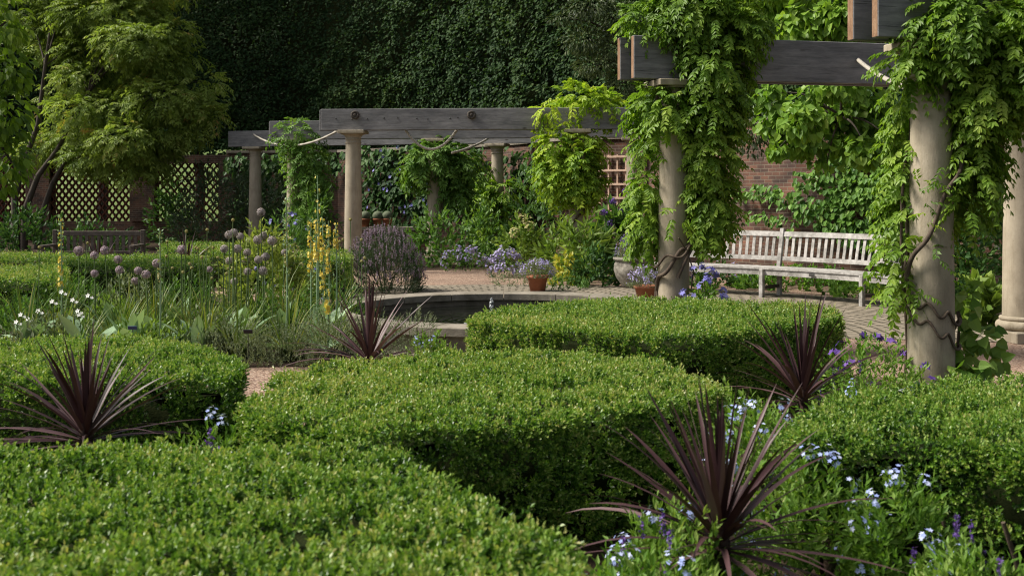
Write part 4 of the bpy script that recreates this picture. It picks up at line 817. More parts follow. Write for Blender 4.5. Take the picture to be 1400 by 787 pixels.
# ------------------------------------------------------------------ generic shrubs
def shrub(name,label,x,y,rx,ry,h,mat,dens,L,W,k=6,ln=.16,shape='q',cat='shrub',group=None,flowers=None,z0=0.,up=.5,seed=0,fk=None,spread=.9,stems=0):
    root=thing(name,label,cat,(x,y,z0),group)
    n=int(dens*(rx*ry*PI+2*PI*math.sqrt((rx*rx+ry*ry)/2)*h*.7)); d=rdir(n); d[:,2]=abs(d[:,2]); lump=1+.2*vnoise(d*1.8+x*3+y,1,seed)+.1*vnoise(d*4+x,1,seed+1)
    r=(.62+.38*rng.random(n)**.6)*lump; P=d*np.array([rx,ry,h])*r[:,None]; P[:,2]=np.maximum(P[:,2],.02)
    D=unit(d/np.array([rx,ry,h]))+np.array([0,0,up])+rng.normal(size=P.shape)*.35; mb=MB()
    n1=vnoise(P+np.array([x,y,0]),7/(max(rx,.3)*3),seed+2); keep=rng.random(n)<np.clip(.85+.7*n1,.2,1); P,D=P[keep],D[keep]
    sprigs(mb,P-unit(D)*ln*.5,D,k,ln,L,W,shape,spread,0,np.clip(.45+.2*vnoise(P+x,3,seed)+.15*rng.normal(size=len(P)),0,1)); mb.build('foliage',M[mat],root)
    if stems:
        for q in range(stems):
            sm=MB(); a=rng.random()*6.28; e=np.array([math.cos(a)*rx*.6,math.sin(a)*ry*.6,h*.7]); sm.tube(tube_path([e[0]*.15,e[1]*.15,-z0*0],e,[0,0,.05*h]),np.linspace(.012,.004,8)*max(.5,h),5); sm.build('stem',M['vinewood'],root)
    if flowers:
        m,cl,per,sz,cr=flowers; fm=MB(); dd=rdir(cl); dd[:,2]=abs(dd[:,2])*1.1+.15; dd=unit(dd); C=dd*np.array([rx,ry,h])*(1.0+.1*rng.random((cl,1)))+np.array([0,0,.02])
        for c_,q in zip(C,dd):
            if fk=='spike' and cl<40: fm=MB()
            if fk=='spike':
                t=rng.random(per); P=c_+np.c_[rng.normal(size=(per,2))*cr*.16,t*cr*2.4]; florets(fm,P,rng.normal(size=(per,3)),sz,4)
                if cl<40: fm.build('flower_spike',M[m],root)
            else:
                if cl<=48 and per<=24: fm=MB()
                w=rdir(per); P=c_+w*cr*.7; florets(fm,P,w+q*.8+np.array([0,-.2,.3]),sz,5,0,.1)
                if cl<=48 and per<=24: fm.build('flower_cluster',M[m],root)
        if (fk=='spike' and cl>=40) or (fk!='spike' and (cl>48 or per>24)): fm.build('flowers',M[m],root)['kind']='stuff'
    return root
G1='plumbago bushes among the hedges'
for i,(x,y,r,h,cl,lb) in enumerate([(.42,3.62,.32,.33,5,'low leafy bush with few pale blue flowers below the dark hedge face'),(.80,3.35,.34,.27,5,'leafy bush with pale blue flowers left of the foreground burgundy plant'),(1.22,3.3,.34,.33,6,'leafy bush at the bottom edge right of the foreground burgundy plant'),(1.62,3.35,.30,.28,3,'low leafy bush beside the bare hedge stems at bottom right'),
   (.62,4.15,.26,.38,9,'pale blue flowering bush just behind the foreground burgundy plant at left'),(1.1,4.25,.30,.48,13,'densely blue flowered bush behind the foreground burgundy plant'),(1.06,4.95,.28,.56,13,'tall pale blue flowering bush beside the tip of the middle hedge'),(1.35,4.05,.22,.46,12,'blue flowering bush leaning on the right hands hedge'.replace('right hands','right hand')),(1.15,5.7,.28,.5,8,'pale blue flowering bush between the middle hedge and the second burgundy plant'),
   (1.95,6.35,.35,.42,7,'leafy bush with blue flowers below the burgundy plant near the rounded hedge'),(-1.28,4.95,.24,.5,6,'small pale blue flowering bush at the end of the left hedge'),(-.95,6.9,.18,.35,3,'small leafy plant at the gravel by the middle hedge'),(-2.55,4.75,.25,.42,5,'pale blue flowers behind the foreground hedge at the left edge'),(-.62,9.3,.22,.34,6,'pale blue flowering plant right of the burgundy plant by the pool'),(.55,3.1,.3,.30,3,'leafy bush at the bottom edge beside the large foreground hedge'),(1.0,3.55,.26,.24,5,'leafy bush under the stem of the foreground burgundy plant'),(1.55,3.75,.26,.32,4,'leafy bush at the foot of the right hand hedge'),(.55,3.95,.26,.38,5,'leafy bush with few blue flowers against the dark face of the middle hedge')]):
    shrub('plumbago',lb,x,y,r,r*.9,h,'bed',430,.046,.017,7,.11,'q','flowering shrub',G1,('blue',int(cl*1.5),11,.021,.04),seed=i,up=.7)
G2='violet salvia clumps'
for i,(x,y,r,h,lb) in enumerate([(.45,3.85,.14,.33,'violet salvia clump under the dark hedge face'),(1.1,3.05,.16,.25,'violet salvia clump at the bottom edge near the burgundy stem'),(1.42,3.75,.16,.35,'violet salvia clump in front of the right hedge'),(1.5,3.2,.14,.3,'violet salvia clump at the bottom right corner'),(-1.2,4.6,.12,.42,'violet salvia clump above the foreground hedge'),(1.95,6.8,.18,.4,'violet salvia clump right of the second burgundy plant')]):
    shrub('salvia',lb,x,y,r,r,h,'bed',300,.035,.013,6,.09,'q','flowers',G2,('violet',11,26,.013,.03),seed=i+40,fk='spike')
shrub('pansy_plant','leafy plant with dark violet flowers left of the right foreground column',2.32,7.45,.42,.36,.52,'bed',260,.05,.02,7,.12,'q','flowers',None,('violet',16,3,.06,.03),seed=60)
shrub('leafy_edging','loose green leafy plant between the rounded hedge and the right foreground column',1.98,7.05,.28,.3,.34,'bed',220,.045,.018,7,.12,'q','plant',None,None,seed=61)

# ------------------------------------------------------------------ cordylines
def cordyline(label,x,y,z,ln,n,seed,leafw=.034,grp='burgundy spiky cordylines',tilt=0):
    root=thing('cordyline',label,'plant',(x,y,0),grp); r_=np.random.default_rng(seed); mb=MB(); m=9
    for k in range(n):
        f=(k+.5)/n; el=math.radians(89-f**1.05*98+r_.normal()*5); az=k*2.39996+r_.normal()*.25; l=ln*r_.uniform(.78,1.14)*(.94+.2*f)
        t=np.linspace(0,1,m); bend=(.06+.85*f*r_.uniform(.1,1.6))
        a=el-bend*t**1.6*(.9 if el<1.3 else .3); ds=l/(m-1)
        hx=np.r_[0,np.cumsum(np.cos(a[:-1])*ds)]; hz=np.r_[0,np.cumsum(np.sin(a[:-1])*ds)]
        w=leafw*r_.uniform(.8,1.15)*np.minimum(1,(.38+2.6*t))*np.clip((1-t)/.72,0,1)**.75; w[-1]=.0008
        ca,sa=math.cos(az),math.sin(az); sd=np.array([-sa,ca,0]); tw=r_.normal()*.35
        c=np.c_[hx*ca,hx*sa,z+hz-.06*f]; nrm=np.c_[-np.sin(a)*ca,-np.sin(a)*sa,np.cos(a)]; sdv=sd[None]*np.cos(tw*t)[:,None]+nrm*np.sin(tw*t)[:,None]
        V=np.stack([c-sdv*w[:,None]/2+nrm*w[:,None]*.16,c,c+sdv*w[:,None]/2+nrm*w[:,None]*.16],1).reshape(-1,3); i=np.arange(m-1)*3
        mb.add(V,np.r_[np.stack([i,i+1,i+4,i+3],1),np.stack([i+1,i+2,i+5,i+4],1)],0,np.clip(.45+r_.normal()*.25,0,1),True)
    mb.build('leaf_blades',M['cord'],root)
    sm=MB(); sm.tube([(0,0,0),(.01,0,z*.5),(0,0,z+.05)],[.03,.028,.03],8); sm.build('stem',M['cordstem'],root)
    return root
p=at(117,612,5.0); cordyline('burgundy spiky plant at left in front of the left box hedge',p[0],5.0,.46,.46,84,1,.026)
p=at(505,490,9.0); cordyline('burgundy spiky plant beside the near pool edge',p[0],9.0,.20,.64,60,2,.032)
p=at(985,755,4.0); cordyline('largest burgundy spiky plant in the right foreground among blue flowers',p[0],4.0,.31,.55,92,3,.028)
p=at(1097,545,6.8); cordyline('burgundy spiky plant in front of the rounded right end of the hedge',p[0],6.8,.30,.60,52,4,.033)
p=at(188,360,15.3); cordyline('small distant burgundy spiky plant in front of the dark wooden bench',p[0],17.6,.3,.62,44,5,.04)
p=at(137,345,17.4); cordyline('faint burgundy spiky plant left of the other by the dark wooden bench',p[0]*17.9/17.4,17.9,.25,.6,40,6,.04)

# ------------------------------------------------------------------ perennials at left
def stemtube(mb,a,b,r,bend): mb.tube(tube_path(a,b,bend,6),r,5)
def allium_proto(mat):
    root=thing('allium','','flower',(0,0,0),'globe alliums in the left bed')
    mb=MB(); stemtube(mb,(0,0,0),(0,0,1),[.006]*6,(.012,0,0)); s=mb.build('stem',M['stem'],root)
    mb=MB(); w=rdir(150); P=w*.043; florets(mb,P,w,.021,6,0,.3)
    for q in w[::3]: mb.tube([q*.004,q*.042],.0009,3,cap=False)
    mb.ball((0,0,0),.026,k=8,m=6); h=mb.build('flower_head',M[mat],root); return root,s,h
AL=[(107,343,1.1),(126,349,.85),(148,342,1),(129,374,.8),(161,369,.85),(170,354,.9),(189,370,.85),(200,375,.85),(185,384,.85),(211,360,.9),(249,341,.95),(305,340,.85),(312,321,.85),(322,318,.85),(327,323,.8),(302,356,.85),(321,385,.8),(355,290,.95),(359,322,.95),(346,328,.95),(321,340,.9),(375,329,.95),(356,355,.85),(338,357,.95),(369,351,.9),(362,370,.9),(340,371,.8),(341,345,.8),(290,368,.7),(385,345,.7)]
pr=[allium_proto('allium'),allium_proto('alliumgrey')]; used=[False,False]
for u,v,s in AL:
    k=1 if u>300 else 0; Y=rng.uniform(10.6,12.3) if u<300 else rng.uniform(10.8,12.3); p=at(u,v,Y); r0,st_,hd=pr[k]
    if not used[k]: r,a,b=r0,st_,hd; used[k]=True
    else:
        r=r0.copy(); COL.objects.link(r); a=st_.copy(); COL.objects.link(a); a.parent=r; b=hd.copy(); COL.objects.link(b); b.parent=r
    r.location=(p[0]+rng.normal()*.03,p[1],0); a.scale=(1,1,p[2]); b.location=(0,0,p[2]); b.scale=(s*1.02,)*3; r.rotation_euler=(rng.normal()*.02,rng.normal()*.02,rng.random()*6)
    r['label']='mauve globe allium among the grasses at far left' if k==0 else 'greyish fading globe allium near the yellowing bush'
    r['group']='mauve globe alliums' if k==0 else 'fading globe alliums'
# tiny pale seed heads on thin stems
root=thing('seed_head','pale yellow button seed head on a thin stem in the left bed','flower',(0,0,0),'pale seed heads in the left bed')
mb=MB(); stemtube(mb,(0,0,0),(0,0,1),[.004]*6,(.03,.01,0)); s0=mb.build('stem',M['stem'],root)
mb=MB(); w=rdir(40); florets(mb,w*.014,w,.012,4,0,.3); mb.ball((0,0,0),.013); h0=mb.build('flower_head',M['seed'],root); first=True
SH=[(258,316),(281,314),(262,338),(270,340),(275,352),(282,341),(290,338),(268,360),(308,374),(309,367),(233,330),(228,350),(235,366),(48,338),(121,332),(222,358),(480,300),(495,352),(490,327),(494,357),(470,330),(466,327),(296,352),(246,372),(318,366),(330,300),(292,380),(262,366)]
for u,v in SH:
    Y=rng.uniform(10.5,12.2); p=at(u,v,Y)
    if first: r,a,b=root,s0,h0; first=False
    else:
        r=root.copy(); COL.objects.link(r); a=s0.copy(); COL.objects.link(a); a.parent=r; b=h0.copy(); COL.objects.link(b); b.parent=r
    r.location=(p[0],p[1],0); a.scale=(1,1,p[2]); b.location=(0,0,p[2]); r.rotation_euler=(rng.normal()*.03,rng.normal()*.03,rng.random()*6)
def verbascum(label,u,v0,v1,Y,mat,dens=1.,fl=.03,rad=.02):
    p=at(u,v0,Y); zt=p[2]; zb=HC-(v1-HV)/FP*Y; root=thing('mullein',label,'flower',(p[0],Y,0),'mullein flower spikes'); mb=MB()
    stemtube(mb,(0,0,0),(0,0,zt),np.linspace(.011,.005,6),(.01,0,0)); 
    n=int(70*(zt-zb)*dens)+8; t=rng.random(n); a=rng.random(n)*6.28; P=np.c_[np.cos(a)*.012,np.sin(a)*.012,zb*.7+(zt-zb*.7)*t]; leaves(mb,P,np.c_[np.cos(a),np.sin(a),np.full(n,.7)],rng.normal(size=(n,3)),.03,.016,'q',1); mb.build('stem',[M['silver'],M['silver']],root)
    fm=MB(); n=int(52*(zt-zb)*dens)+6; t=rng.random(n)**1.1; a=rng.random(n)*6.28; w=np.c_[np.cos(a),np.sin(a),np.full(n,.2)]; florets(fm,np.c_[np.cos(a)*rad,np.sin(a)*rad,zb+(zt-zb)*t],w,fl*(1.15-.5*t),5); fm.build('flower',M[mat],root)
    lm=MB(); n=9; a=rng.random(n)*6.28; leaves(lm,np.zeros((n,3))+[0,0,.05],np.c_[np.cos(a),np.sin(a),np.full(n,.7)],np.array([0,0,1.])+np.zeros((n,3)),.3,.1,'oval',0,None,.15,.2); lm.build('leaf_rosette',M['silver'],root)
verbascum('single yellow mullein spike at far left',83,297,392,10.6,'yellow',1.2,.034,.018)
verbascum('pale budding mullein spike left of centre bed',218,312,385,10.2,'seed',1.2,.022,.012)
verbascum('tallest yellow mullein spike with bare tip',434,240,352,11.4,'yellow',.45,.045,.02)
for u,v0,v1,lb in((424,297,372,'leftmost'),(432,300,360,'second'),(441,298,395,'middle'),(449,302,372,'fourth'),(459,305,345,'rightmost')):
    verbascum('yellow mullein spike in the cluster by the bare column, %s of five'%lb,u,v0,v1,11.2+rng.normal()*.2,'yellow',1.5,.044,.018)
verbascum('slim white mullein spike left of the yellow cluster',391,272,375,10.3,'seed',1.4,.022,.014)
verbascum('short yellow mullein low in the grasses',447,395,430,10.4,'yellow',1.0,.05,.02)
# strap leaved clumps
def grassclump(label,x,y,ln,n,mat='grass',w=.012,grp='strap leaved clumps in the left bed',lo=45,name='strap_leaved_plant'):
    root=thing(name,label,'plant',(x,y,0),grp); mb=MB(); m=6
    for k in range(n):
        el=math.radians(rng.uniform(lo,88)); az=rng.random()*6.28; l=ln*rng.uniform(.6,1.15); t=np.linspace(0,1,m); a=el-rng.uniform(.2,1.2)*t**1.5; ds=l/(m-1); hx=rng.uniform(0,.06)+np.r_[0,np.cumsum(np.cos(a[:-1])*ds)]; hz=np.r_[0,np.cumsum(np.sin(a[:-1])*ds)]
        ww=w*np.clip((1.05-t)*1.6,0,1); ca,sa=math.cos(az),math.sin(az); c=np.c_[hx*ca,hx*sa,hz]; sd=np.array([-sa,ca,0])
        V=np.stack([c-sd*ww[:,None]/2,c+sd*ww[:,None]/2],1).reshape(-1,3); i=np.arange(m-1)*2; mb.add(V,np.stack([i,i+1,i+3,i+2],1),0,rng.random(),True)
    mb.build('leaf_blades',M[mat],root); return root
for i in range(26):
    u=rng.uniform(20,480); Y=rng.uniform(10.2,12.4); x=at(u,400,Y)[0]
    grassclump('clump of arching yellow green strap leaves in the left flower bed',x,Y,rng.uniform(.5,.8),rng.integers(45,75),w=.016)
# silver rosettes
def rosette(label,u,v,Y,ln,n,w,el0=25):
    p=at(u,v,Y); root=thing('silver_leaved_plant',label,'plant',(p[0],Y,0),'broad silver leaved rosettes'); mb=MB(); a=np.arange(n)*2.4; el=np.radians(rng.uniform(el0,75,n)); D=np.c_[np.cos(a)*np.cos(el),np.sin(a)*np.cos(el),np.sin(el)]
    m=7; t=np.linspace(0,1,m)
    for k in range(n):
        l=ln*rng.uniform(.55,1.0); e=math.radians(rng.uniform(el0,82)); aa=e-rng.uniform(.1,.9)*t**1.6; ds=l/(m-1); hx=.02+np.r_[0,np.cumsum(np.cos(aa[:-1])*ds)]; hz=.04+np.r_[0,np.cumsum(np.sin(aa[:-1])*ds)]
        ww=w*l/ln*rng.uniform(.85,1.15)*np.clip(np.sin(PI*np.clip(t,0,1)**1.15)**.75,.06,1); ww[0]=.012; ww[-1]=.003; ca,sa=math.cos(a[k]),math.sin(a[k]); sd=np.array([-sa,ca,0]); c=np.c_[hx*ca,hx*sa,hz]; nrm=np.c_[-np.sin(aa)*ca,-np.sin(aa)*sa,np.cos(aa)]
        V=np.stack([c-sd*ww[:,None]/2+nrm*ww[:,None]*.14,c,c+sd*ww[:,None]/2+nrm*ww[:,None]*.14],1).reshape(-1,3); i=np.arange(m-1)*3
        mb.add(V,np.r_[np.stack([i,i+1,i+4,i+3],1),np.stack([i+1,i+2,i+5,i+4],1)],0,rng.random(),True)
    mb.build('leaf',M['silver'],root)
rosette('broad silver leaved plant behind the left box hedge',118,470,10.2,.5,12,.16); rosette('broad silver leaved plant left of the grey thyme mounds',268,462,10.3,.5,13,.14); rosette('silver rosette below the first yellow spike',80,440,10.6,.45,11,.12); rosette('silver rosette in the middle of the bed',205,415,10.8,.5,12,.13); rosette('silver rosette left of the yellow cluster',330,405,11,.48,12,.12); rosette('silver rosette under the yellow cluster',440,415,10.9,.5,12,.13)
for u,Y,lb in((150,11.2,'silver rosette under the mauve globes'),(245,11.6,'silver rosette among the tall strap leaves'),(300,10.6,'silver rosette close behind the grey thyme'),(40,10.4,'silver rosette at the far left of the bed'),(385,11.4,'silver rosette below the yellowing bush'),(180,10.3,'silver rosette beside the blue plant label')):
    rosette(lb,u,300,Y,.46,12,.12,35)
# filler perennials
for i,(u,Y,rx,h,mt,lb) in enumerate([(30,11.6,.5,.45,'shrub','leafy green perennial at the left edge of the bed'),(100,12.4,.5,.55,'shrub','leafy green perennial behind the white flowers'),(180,12.6,.5,.5,'grey','leafy green perennial under the mauve globes'),(250,12.6,.45,.5,'shrub','leafy green perennial in front of the distant hedge'),(60,10.4,.4,.34,'grey','low light green perennial behind the left hedge'),(200,10.3,.45,.34,'shrublight','low light green perennial in the middle of the left bed'),(300,10.5,.4,.38,'grey','low light green perennial near the grey thyme'),(400,11.6,.4,.5,'shrub','leafy perennial left of the yellow spikes'),(460,12.2,.4,.5,'shrub','leafy perennial in front of the bare column'),(150,11.4,.4,.42,'shrublight','green perennial amid the strap leaves')]):
    shrub('perennial',lb,at(u,300,Y)[0],Y,rx,rx*.8,h,mt,150,.07,.026,6,.16,'q','plant','leafy perennials in the left bed',None,seed=80+i,up=.9)
shrub('yellowing_bush','bush with pale yellowing leaves among the fading globes',at(365,330,12.4)[0],12.4,.55,.45,1.0,'palebush',170,.085,.035,6,.2,'h','shrub',None,('seed',40,5,.03,.03),seed=95,up=.2)
shrub('bellflower','tall bellflower with violet blue blooms behind the yellowing bush',at(392,280,13.4)[0],13.4,.4,.3,1.2,'shrub',110,.07,.02,6,.18,'q','flowers',None,('clem',34,3,.045,.03),seed=96,up=1)
# white flowers
for i,(u,v) in enumerate([(28,430),(22,440),(71,412),(84,399),(99,410),(106,425),(38,436),(52,425),(120,404),(108,430)]):
    Y=10.2+.6*rng.random(); p=at(u,v,Y); root=thing('white_flower','small white flower on a thin stem behind the left box hedge','flower',(p[0],Y,0),'small white flowers behind the left hedge')
    mb=MB(); stemtube(mb,(0,0,0),(0,0,p[2]),[.004]*6,(.02,0,0)); a=rng.random(10)*6.28; leaves(mb,np.c_[np.zeros((10,2)),rng.uniform(.1,max(.15,p[2]-.05),10)],np.c_[np.cos(a),np.sin(a),np.full(10,.5)],rng.normal(size=(10,3)),.05,.018,'q'); mb.build('stem',M['stem'],root)
    mb=MB(); florets(mb,np.array([[0,0,p[2]],[.03,.01,p[2]-.02]]),np.array([[-.2,-1,.5],[.3,-.8,.7]]),np.array([.05,.04]),5,0,.15); mb.build('flower_head',M['white'],root)
# grey thyme mounds
for i,(u,Y,rx,h,lb) in enumerate([(320,10.05,.42,.34,'left end of the row'),(375,10.0,.42,.36,'second from left'),(435,10.1,.45,.42,'behind the burgundy plant'),(500,10.3,.40,.42,'right of the burgundy plant'),(285,10.4,.36,.30,'beside the silver rosette'),(558,10.35,.30,.44,'against the pool wall')]):
    shrub('thyme_mound','grey green thyme mound by the gravel, '+lb,at(u,300,Y)[0],Y,rx,rx*.75,h,'grey',520,.022,.008,8,.09,'q','plant','grey green thyme mounds',None,seed=110+i,up=.9,spread=.6)
shrub('mauve_bush','airy rounded bush hazed with tiny mauve flowers beside the bare column',at(525,360,17.3)[0],17.3,.60,.5,.86,'willow',620,.05,.012,8,.16,'q','shrub',None,('sage',620,16,.018,.03),seed=120,up=.8,fk='spike',spread=.5,stems=5)
# plant labels
for u,v,m,lb in((181,448,'labelblue','blue plant label on a stake among the strap leaves'),(339,453,'labelblack','black plant label on a stake above the thyme mounds')):
    Y=9.7; p=at(u,v,Y); root=thing('plant_label',lb,'sign',(p[0],Y,0)); mb=MB(); mb.bbox((0,0,p[2]),(.075,.006,.035),.002,ax=[(1,0,0),(0,.9,.43),(0,-.43,.9)]); mb.build('plate',M[m],root); mb=MB(); mb.tube([(0,.008,0),(0,.008,p[2])],.003,6); mb.build('stake',M['iron'],root)

# ------------------------------------------------------------------ planting round the pool and walls
def sh(name,label,u,Y,ru,h,mat,dens,L,W,shape='q',**kw):
    s=Y/FP; return shrub(name,label,at(u,300,Y)[0],Y,ru*s,ru*s*.7,h,mat,dens,L,W,shape=shape,**kw)
sh('willow_leaved_shrub','grey green willow leaved shrub left of the leftmost column',288,30.8,62,2.25,'willow',26,.19,.045,ln=.5,up=.5,seed=130)
sh('willow_leaved_shrub','dark willow leaved shrub behind the leftmost column',350,31.5,48,2.0,'willow',26,.19,.045,ln=.5,up=.5,seed=131)
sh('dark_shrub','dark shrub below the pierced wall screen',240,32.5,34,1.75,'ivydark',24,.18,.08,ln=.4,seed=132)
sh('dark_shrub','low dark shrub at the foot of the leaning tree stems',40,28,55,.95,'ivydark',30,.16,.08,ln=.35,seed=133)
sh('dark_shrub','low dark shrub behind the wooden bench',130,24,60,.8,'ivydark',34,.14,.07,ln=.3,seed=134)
sh('climbing_shrub','green shrub at the foot of the vine wrapped column',430,24.5,34,1.6,'shrub',30,.16,.06,ln=.4,seed=135)
sh('leafy_shrub','leafy green shrub below the dark vine crown',600,23.2,44,1.12,'shrub',44,.13,.06,ln=.35,seed=136,shape='h')
sh('leafy_shrub','leafy green shrub at the foot of the column with leafy collar',655,23.5,36,1.15,'shrub',44,.12,.055,ln=.35,seed=137,shape='h')
sh('bluish_groundcover','low lilac flowered mound left of the terracotta pot',635,21.9,34,.42,'shrub',90,.06,.025,ln=.18,seed=138,flowers=('lilac',40,7,.05,.07),cat='flowers')
sh('lilac_aster','lilac aster mound right of the gravel',690,20.2,24,.46,'willow',110,.05,.02,ln=.16,seed=139,flowers=('lilac',75,7,.045,.07),cat='flowers')
sh('low_grassy_mound','low grassy mound just left of the terracotta pot',705,18.4,34,.22,'grey',160,.05,.014,ln=.14,seed=140,cat='plant')
sh('dark_bush','dense dark green bush between the two leafy columns',730,24.3,44,2.0,'shrub',34,.15,.05,ln=.4,seed=141)
sh('hydrangea','light green bush with cream flower heads behind the terracotta pot',715,20.6,36,1.0,'shrublight',60,.11,.055,ln=.28,seed=142,shape='h',flowers=('seed',7,30,.05,.12))
sh('yellow_green_shrub','yellow green broad leaved shrub at the foot of the golden wisteria',768,20.2,40,.85,'shrublight',44,.16,.06,ln=.35,seed=143,shape='h')
sh('lily_clump','clump of long drooping light green leaves right of the terracotta pot',800,19.2,36,.95,'shrublight',40,.24,.05,ln=.3,seed=144,shape='h',up=.2)
sh('yellow_leaved_plant','low plant with yellow leaves right of the terracotta pot',775,18.5,24,.5,'yelleaf',70,.09,.06,ln=.2,seed=145,shape='h',cat='plant')
sh('dark_groundcover','dark leafy plant left of the stone urn',812,18.3,34,.62,'ivydark',80,.10,.05,ln=.22,seed=146,shape='h',cat='plant')
sh('green_shrub','green lobed leaf shrub behind the stone urn',850,19.6,40,1.3,'shrub',40,.2,.11,ln=.35,seed=147,shape='heart')
sh('edging_plant','low dark edging plant between the pot and the urn',770,17.7,40,.22,'shrub',110,.05,.025,ln=.14,seed=148,cat='plant')
for i,(u,v) in enumerate([(838,275),(855,262),(848,290),(865,255),(872,300),(826,290),(885,283),(835,305)]):
    Y=19.4; p=at(u,v,Y); root=thing('agapanthus','dark violet agapanthus head on a tall stem behind the stone urn','flower',(p[0],Y,0),'violet agapanthus behind the urn')
    mb=MB(); stemtube(mb,(0,0,0),(0,0,p[2]),[.009]*6,(.04,0,0)); mb.build('stem',M['stem'],root); mb=MB(); w=rdir(45); florets(mb,np.array([0,0,p[2]])+w*.055,w,.04,5); mb.build('flower_head',M['violet'],root)
sh('ground_ivy','ivy ground cover under the curved bench along the wall',1090,17.9,95,.30,'ivy',120,.07,.05,ln=.16,seed=150,shape='h',cat='plant',stems=0)
sh('ground_ivy','ivy ground cover behind the right end of the bench',1215,16.6,90,.34,'ivy',120,.07,.05,ln=.16,seed=151,shape='h',cat='plant',stems=0)
sh('low_blue_plant','dark plant with small blue flowers behind the bench left end',985,18.3,45,.36,'ivydark',110,.06,.035,ln=.16,seed=152,shape='h',flowers=('lilac',22,5,.04,.05),cat='plant')
sh('rose_bush','dark rose bush with a pale bloom between the two right hand columns',1332,14.0,34,1.7,'ivydark',70,.09,.05,ln=.25,seed=153,shape='h',flowers=('white',2,6,.07,.03))
sh('leafy_shrub','light green shrub above the dark rose bush',1345,15.8,36,2.1,'shrub',60,.12,.06,ln=.28,seed=154,shape='h')
sh('hosta','broad leaved green plant left of the rightmost column base',1338,12.6,22,.55,'shrublight',70,.16,.12,ln=.22,seed=155,shape='heart',cat='plant')
sh('leafy_shrub','dark green shrub behind the right end of the bench',1270,16.2,50,1.5,'ivydark',55,.11,.055,ln=.28,seed=156,shape='h')
sh('leafy_shrub','dark green shrub beyond the rightmost column',1440,14.5,60,2.2,'ivydark',50,.11,.055,ln=.28,seed=157,shape='h')
sh('spiky_yucca','pale spiky yucca behind the low brick wall',566,25.6,3,.4,'willow',60,.3,.02,ln=.2,seed=158)
# clematis by C2
shrub('clematis','violet blue clematis blooming at the foot of the column left of the bench',at(962,390,10.55)[0],10.55,.24,.2,.78,'bed',240,.05,.028,6,.12,'h','flowers',None,('clem',48,3,.062,.035),seed=160,up=.3)
# low brick seat wall with pots beyond the gravel
wall_run('low_brick_wall','low dark brick wall with stone top beyond the mauve bush',[(-3.6,26.1),(-1.9,25.9)],0,.62,.3)
for u,lb in((500,'left'),(517,'middle'),(530,'right')):
    Y=26.2; p=at(u,300,Y); root=thing('cactus_pot','small terracotta pot with a round cactus on the low brick wall, %s of three'%lb,'potted plant',(p[0],26.12,.697),'cactus pots on the low wall')
    mb=MB(); mb.lathe([(.001,.0),(.08,0),(.11,.15),(.12,.15),(.12,.18),(.1,.18),(.1,.15),(.001,.15)],k=18); mb.build('pot',M['terra'],root); mb=MB(); mb.ball((0,0,.24),.12,k=14,m=10,sq=(1,1,.95)); mb.build('cactus',M['cactus'],root)
# terracotta pots and stone urn
def pot(label,u,Y,r,h,fr,fh,seed):
    p=at(u,380,Y); root=thing('flower_pot',label,'potted plant',(p[0],Y,.009),'terracotta aster pots')
    mb=MB(); mb.lathe([(.001,0),(r*.72,0),(r*.94,h*.8),(r*1.06,h*.8),(r*1.08,h),(r*.95,h),(r*.9,h*.86),(.001,h*.86)],k=32); mb.build('pot',M['terra'],root)
    s=shrub('aster','x',0,0,fr,fr,fh,'grey',650,.03,.012,7,.09,'q','flowers',None,('lilac',95,5,.026,.045),seed=seed,up=.4,stems=0)
    for k in('label','category','group'):
        if k in s: del s[k]
    s.parent=root; s.location=(0,0,h*.84); return root
pot('terracotta pot of lilac asters standing behind the pool coping',735,17.35,.155,.235,.26,.24,170)
pot('terracotta pot of lilac asters half hidden behind the hedge left of the column',884,15.9,.17,.2,.26,.26,171)
p=at(866,390,18.0); urn=thing('stone_urn','large weathered stone urn planted with lavender left of the bench','urn',(p[0],18.0,.009))
mb=MB(); mb.lathe([(.001,0),(.17,0),(.18,.03),(.20,.06),(.27,.16),(.305,.27),(.295,.36),(.275,.40),(.285,.415),(.31,.425),(.315,.46),(.29,.465),(.26,.43),(.001,.42)],k=40); mb.build('bowl',M['urn'],urn)
s=shrub('lavender','x',0,0,.26,.24,.30,'grey',320,.05,.012,7,.14,'q','flowers',None,('lilac',34,22,.022,.05),seed=172,up=1.,fk='spike',stems=0)
for k in('label','category'): del s[k]
s.parent=urn; s.location=(0,0,.42)

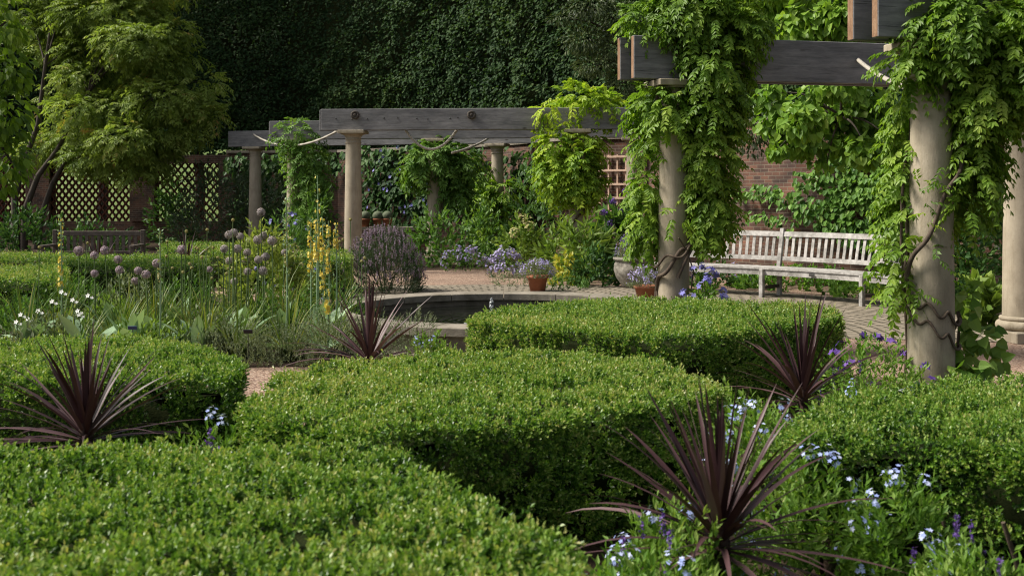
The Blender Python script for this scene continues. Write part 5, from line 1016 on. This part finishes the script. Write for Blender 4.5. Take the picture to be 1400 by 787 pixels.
# ------------------------------------------------------------------ camera, light, render
cd=bpy.data.cameras.new('camera'); cam=bpy.data.objects.new('camera',cd); COL.objects.link(cam); cam.location=(0,0,HC); cam.rotation_euler=(PI/2,0,0)
cd.sensor_width=36; cd.lens=36*FP/1400; cd.shift_y=-(393.5-HV)/1400; cd.clip_end=1000; cd.clip_start=.05
cd.dof.use_dof=True; cd.dof.focus_distance=11; cd.dof.aperture_fstop=5.0
S.camera=cam
SUN_EL,SUN_AZ=math.radians(49),math.radians(-88)      # azimuth from +Y towards +X; the sun stands at the left
dv=np.array([math.sin(SUN_AZ)*math.cos(SUN_EL),math.cos(SUN_AZ)*math.cos(SUN_EL),math.sin(SUN_EL)])
ld=bpy.data.lights.new('sun','SUN'); ld.energy=2.9; ld.angle=math.radians(16); ld.color=(1,.94,.83); sun=bpy.data.objects.new('sun',ld); COL.objects.link(sun)
from mathutils import Vector
sun.rotation_euler=Vector(dv).to_track_quat('Z','Y').to_euler(); sun.location=(-10,5,20)
w=bpy.data.worlds.new('World'); S.world=w; w.use_nodes=True; nt=w.node_tree; bg=nt.nodes['Background']; sk=nt.nodes.new('ShaderNodeTexSky'); sk.sky_type='NISHITA'; sk.sun_disc=False; sk.sun_elevation=SUN_EL; sk.sun_rotation=SUN_AZ; sk.dust_density=3; sk.air_density=1.0
hs=nt.nodes.new('ShaderNodeHueSaturation'); hs.inputs['Saturation'].default_value=.42; nt.links.new(sk.outputs[0],hs.inputs['Color']); nt.links.new(hs.outputs[0],bg.inputs[0]); bg.inputs[1].default_value=.056
S.view_settings.view_transform='Standard'; S.view_settings.look='None'; S.view_settings.exposure=1.25; S.view_settings.gamma=1
S.cycles.max_bounces=6; S.cycles.diffuse_bounces=3; S.cycles.glossy_bounces=3; S.cycles.transmission_bounces=4; S.cycles.transparent_max_bounces=4; S.cycles.use_denoising=True; S.cycles.filter_width=1.1; S.cycles.denoising_prefilter='ACCURATE'; S.cycles.caustics_reflective=False; S.cycles.caustics_refractive=False
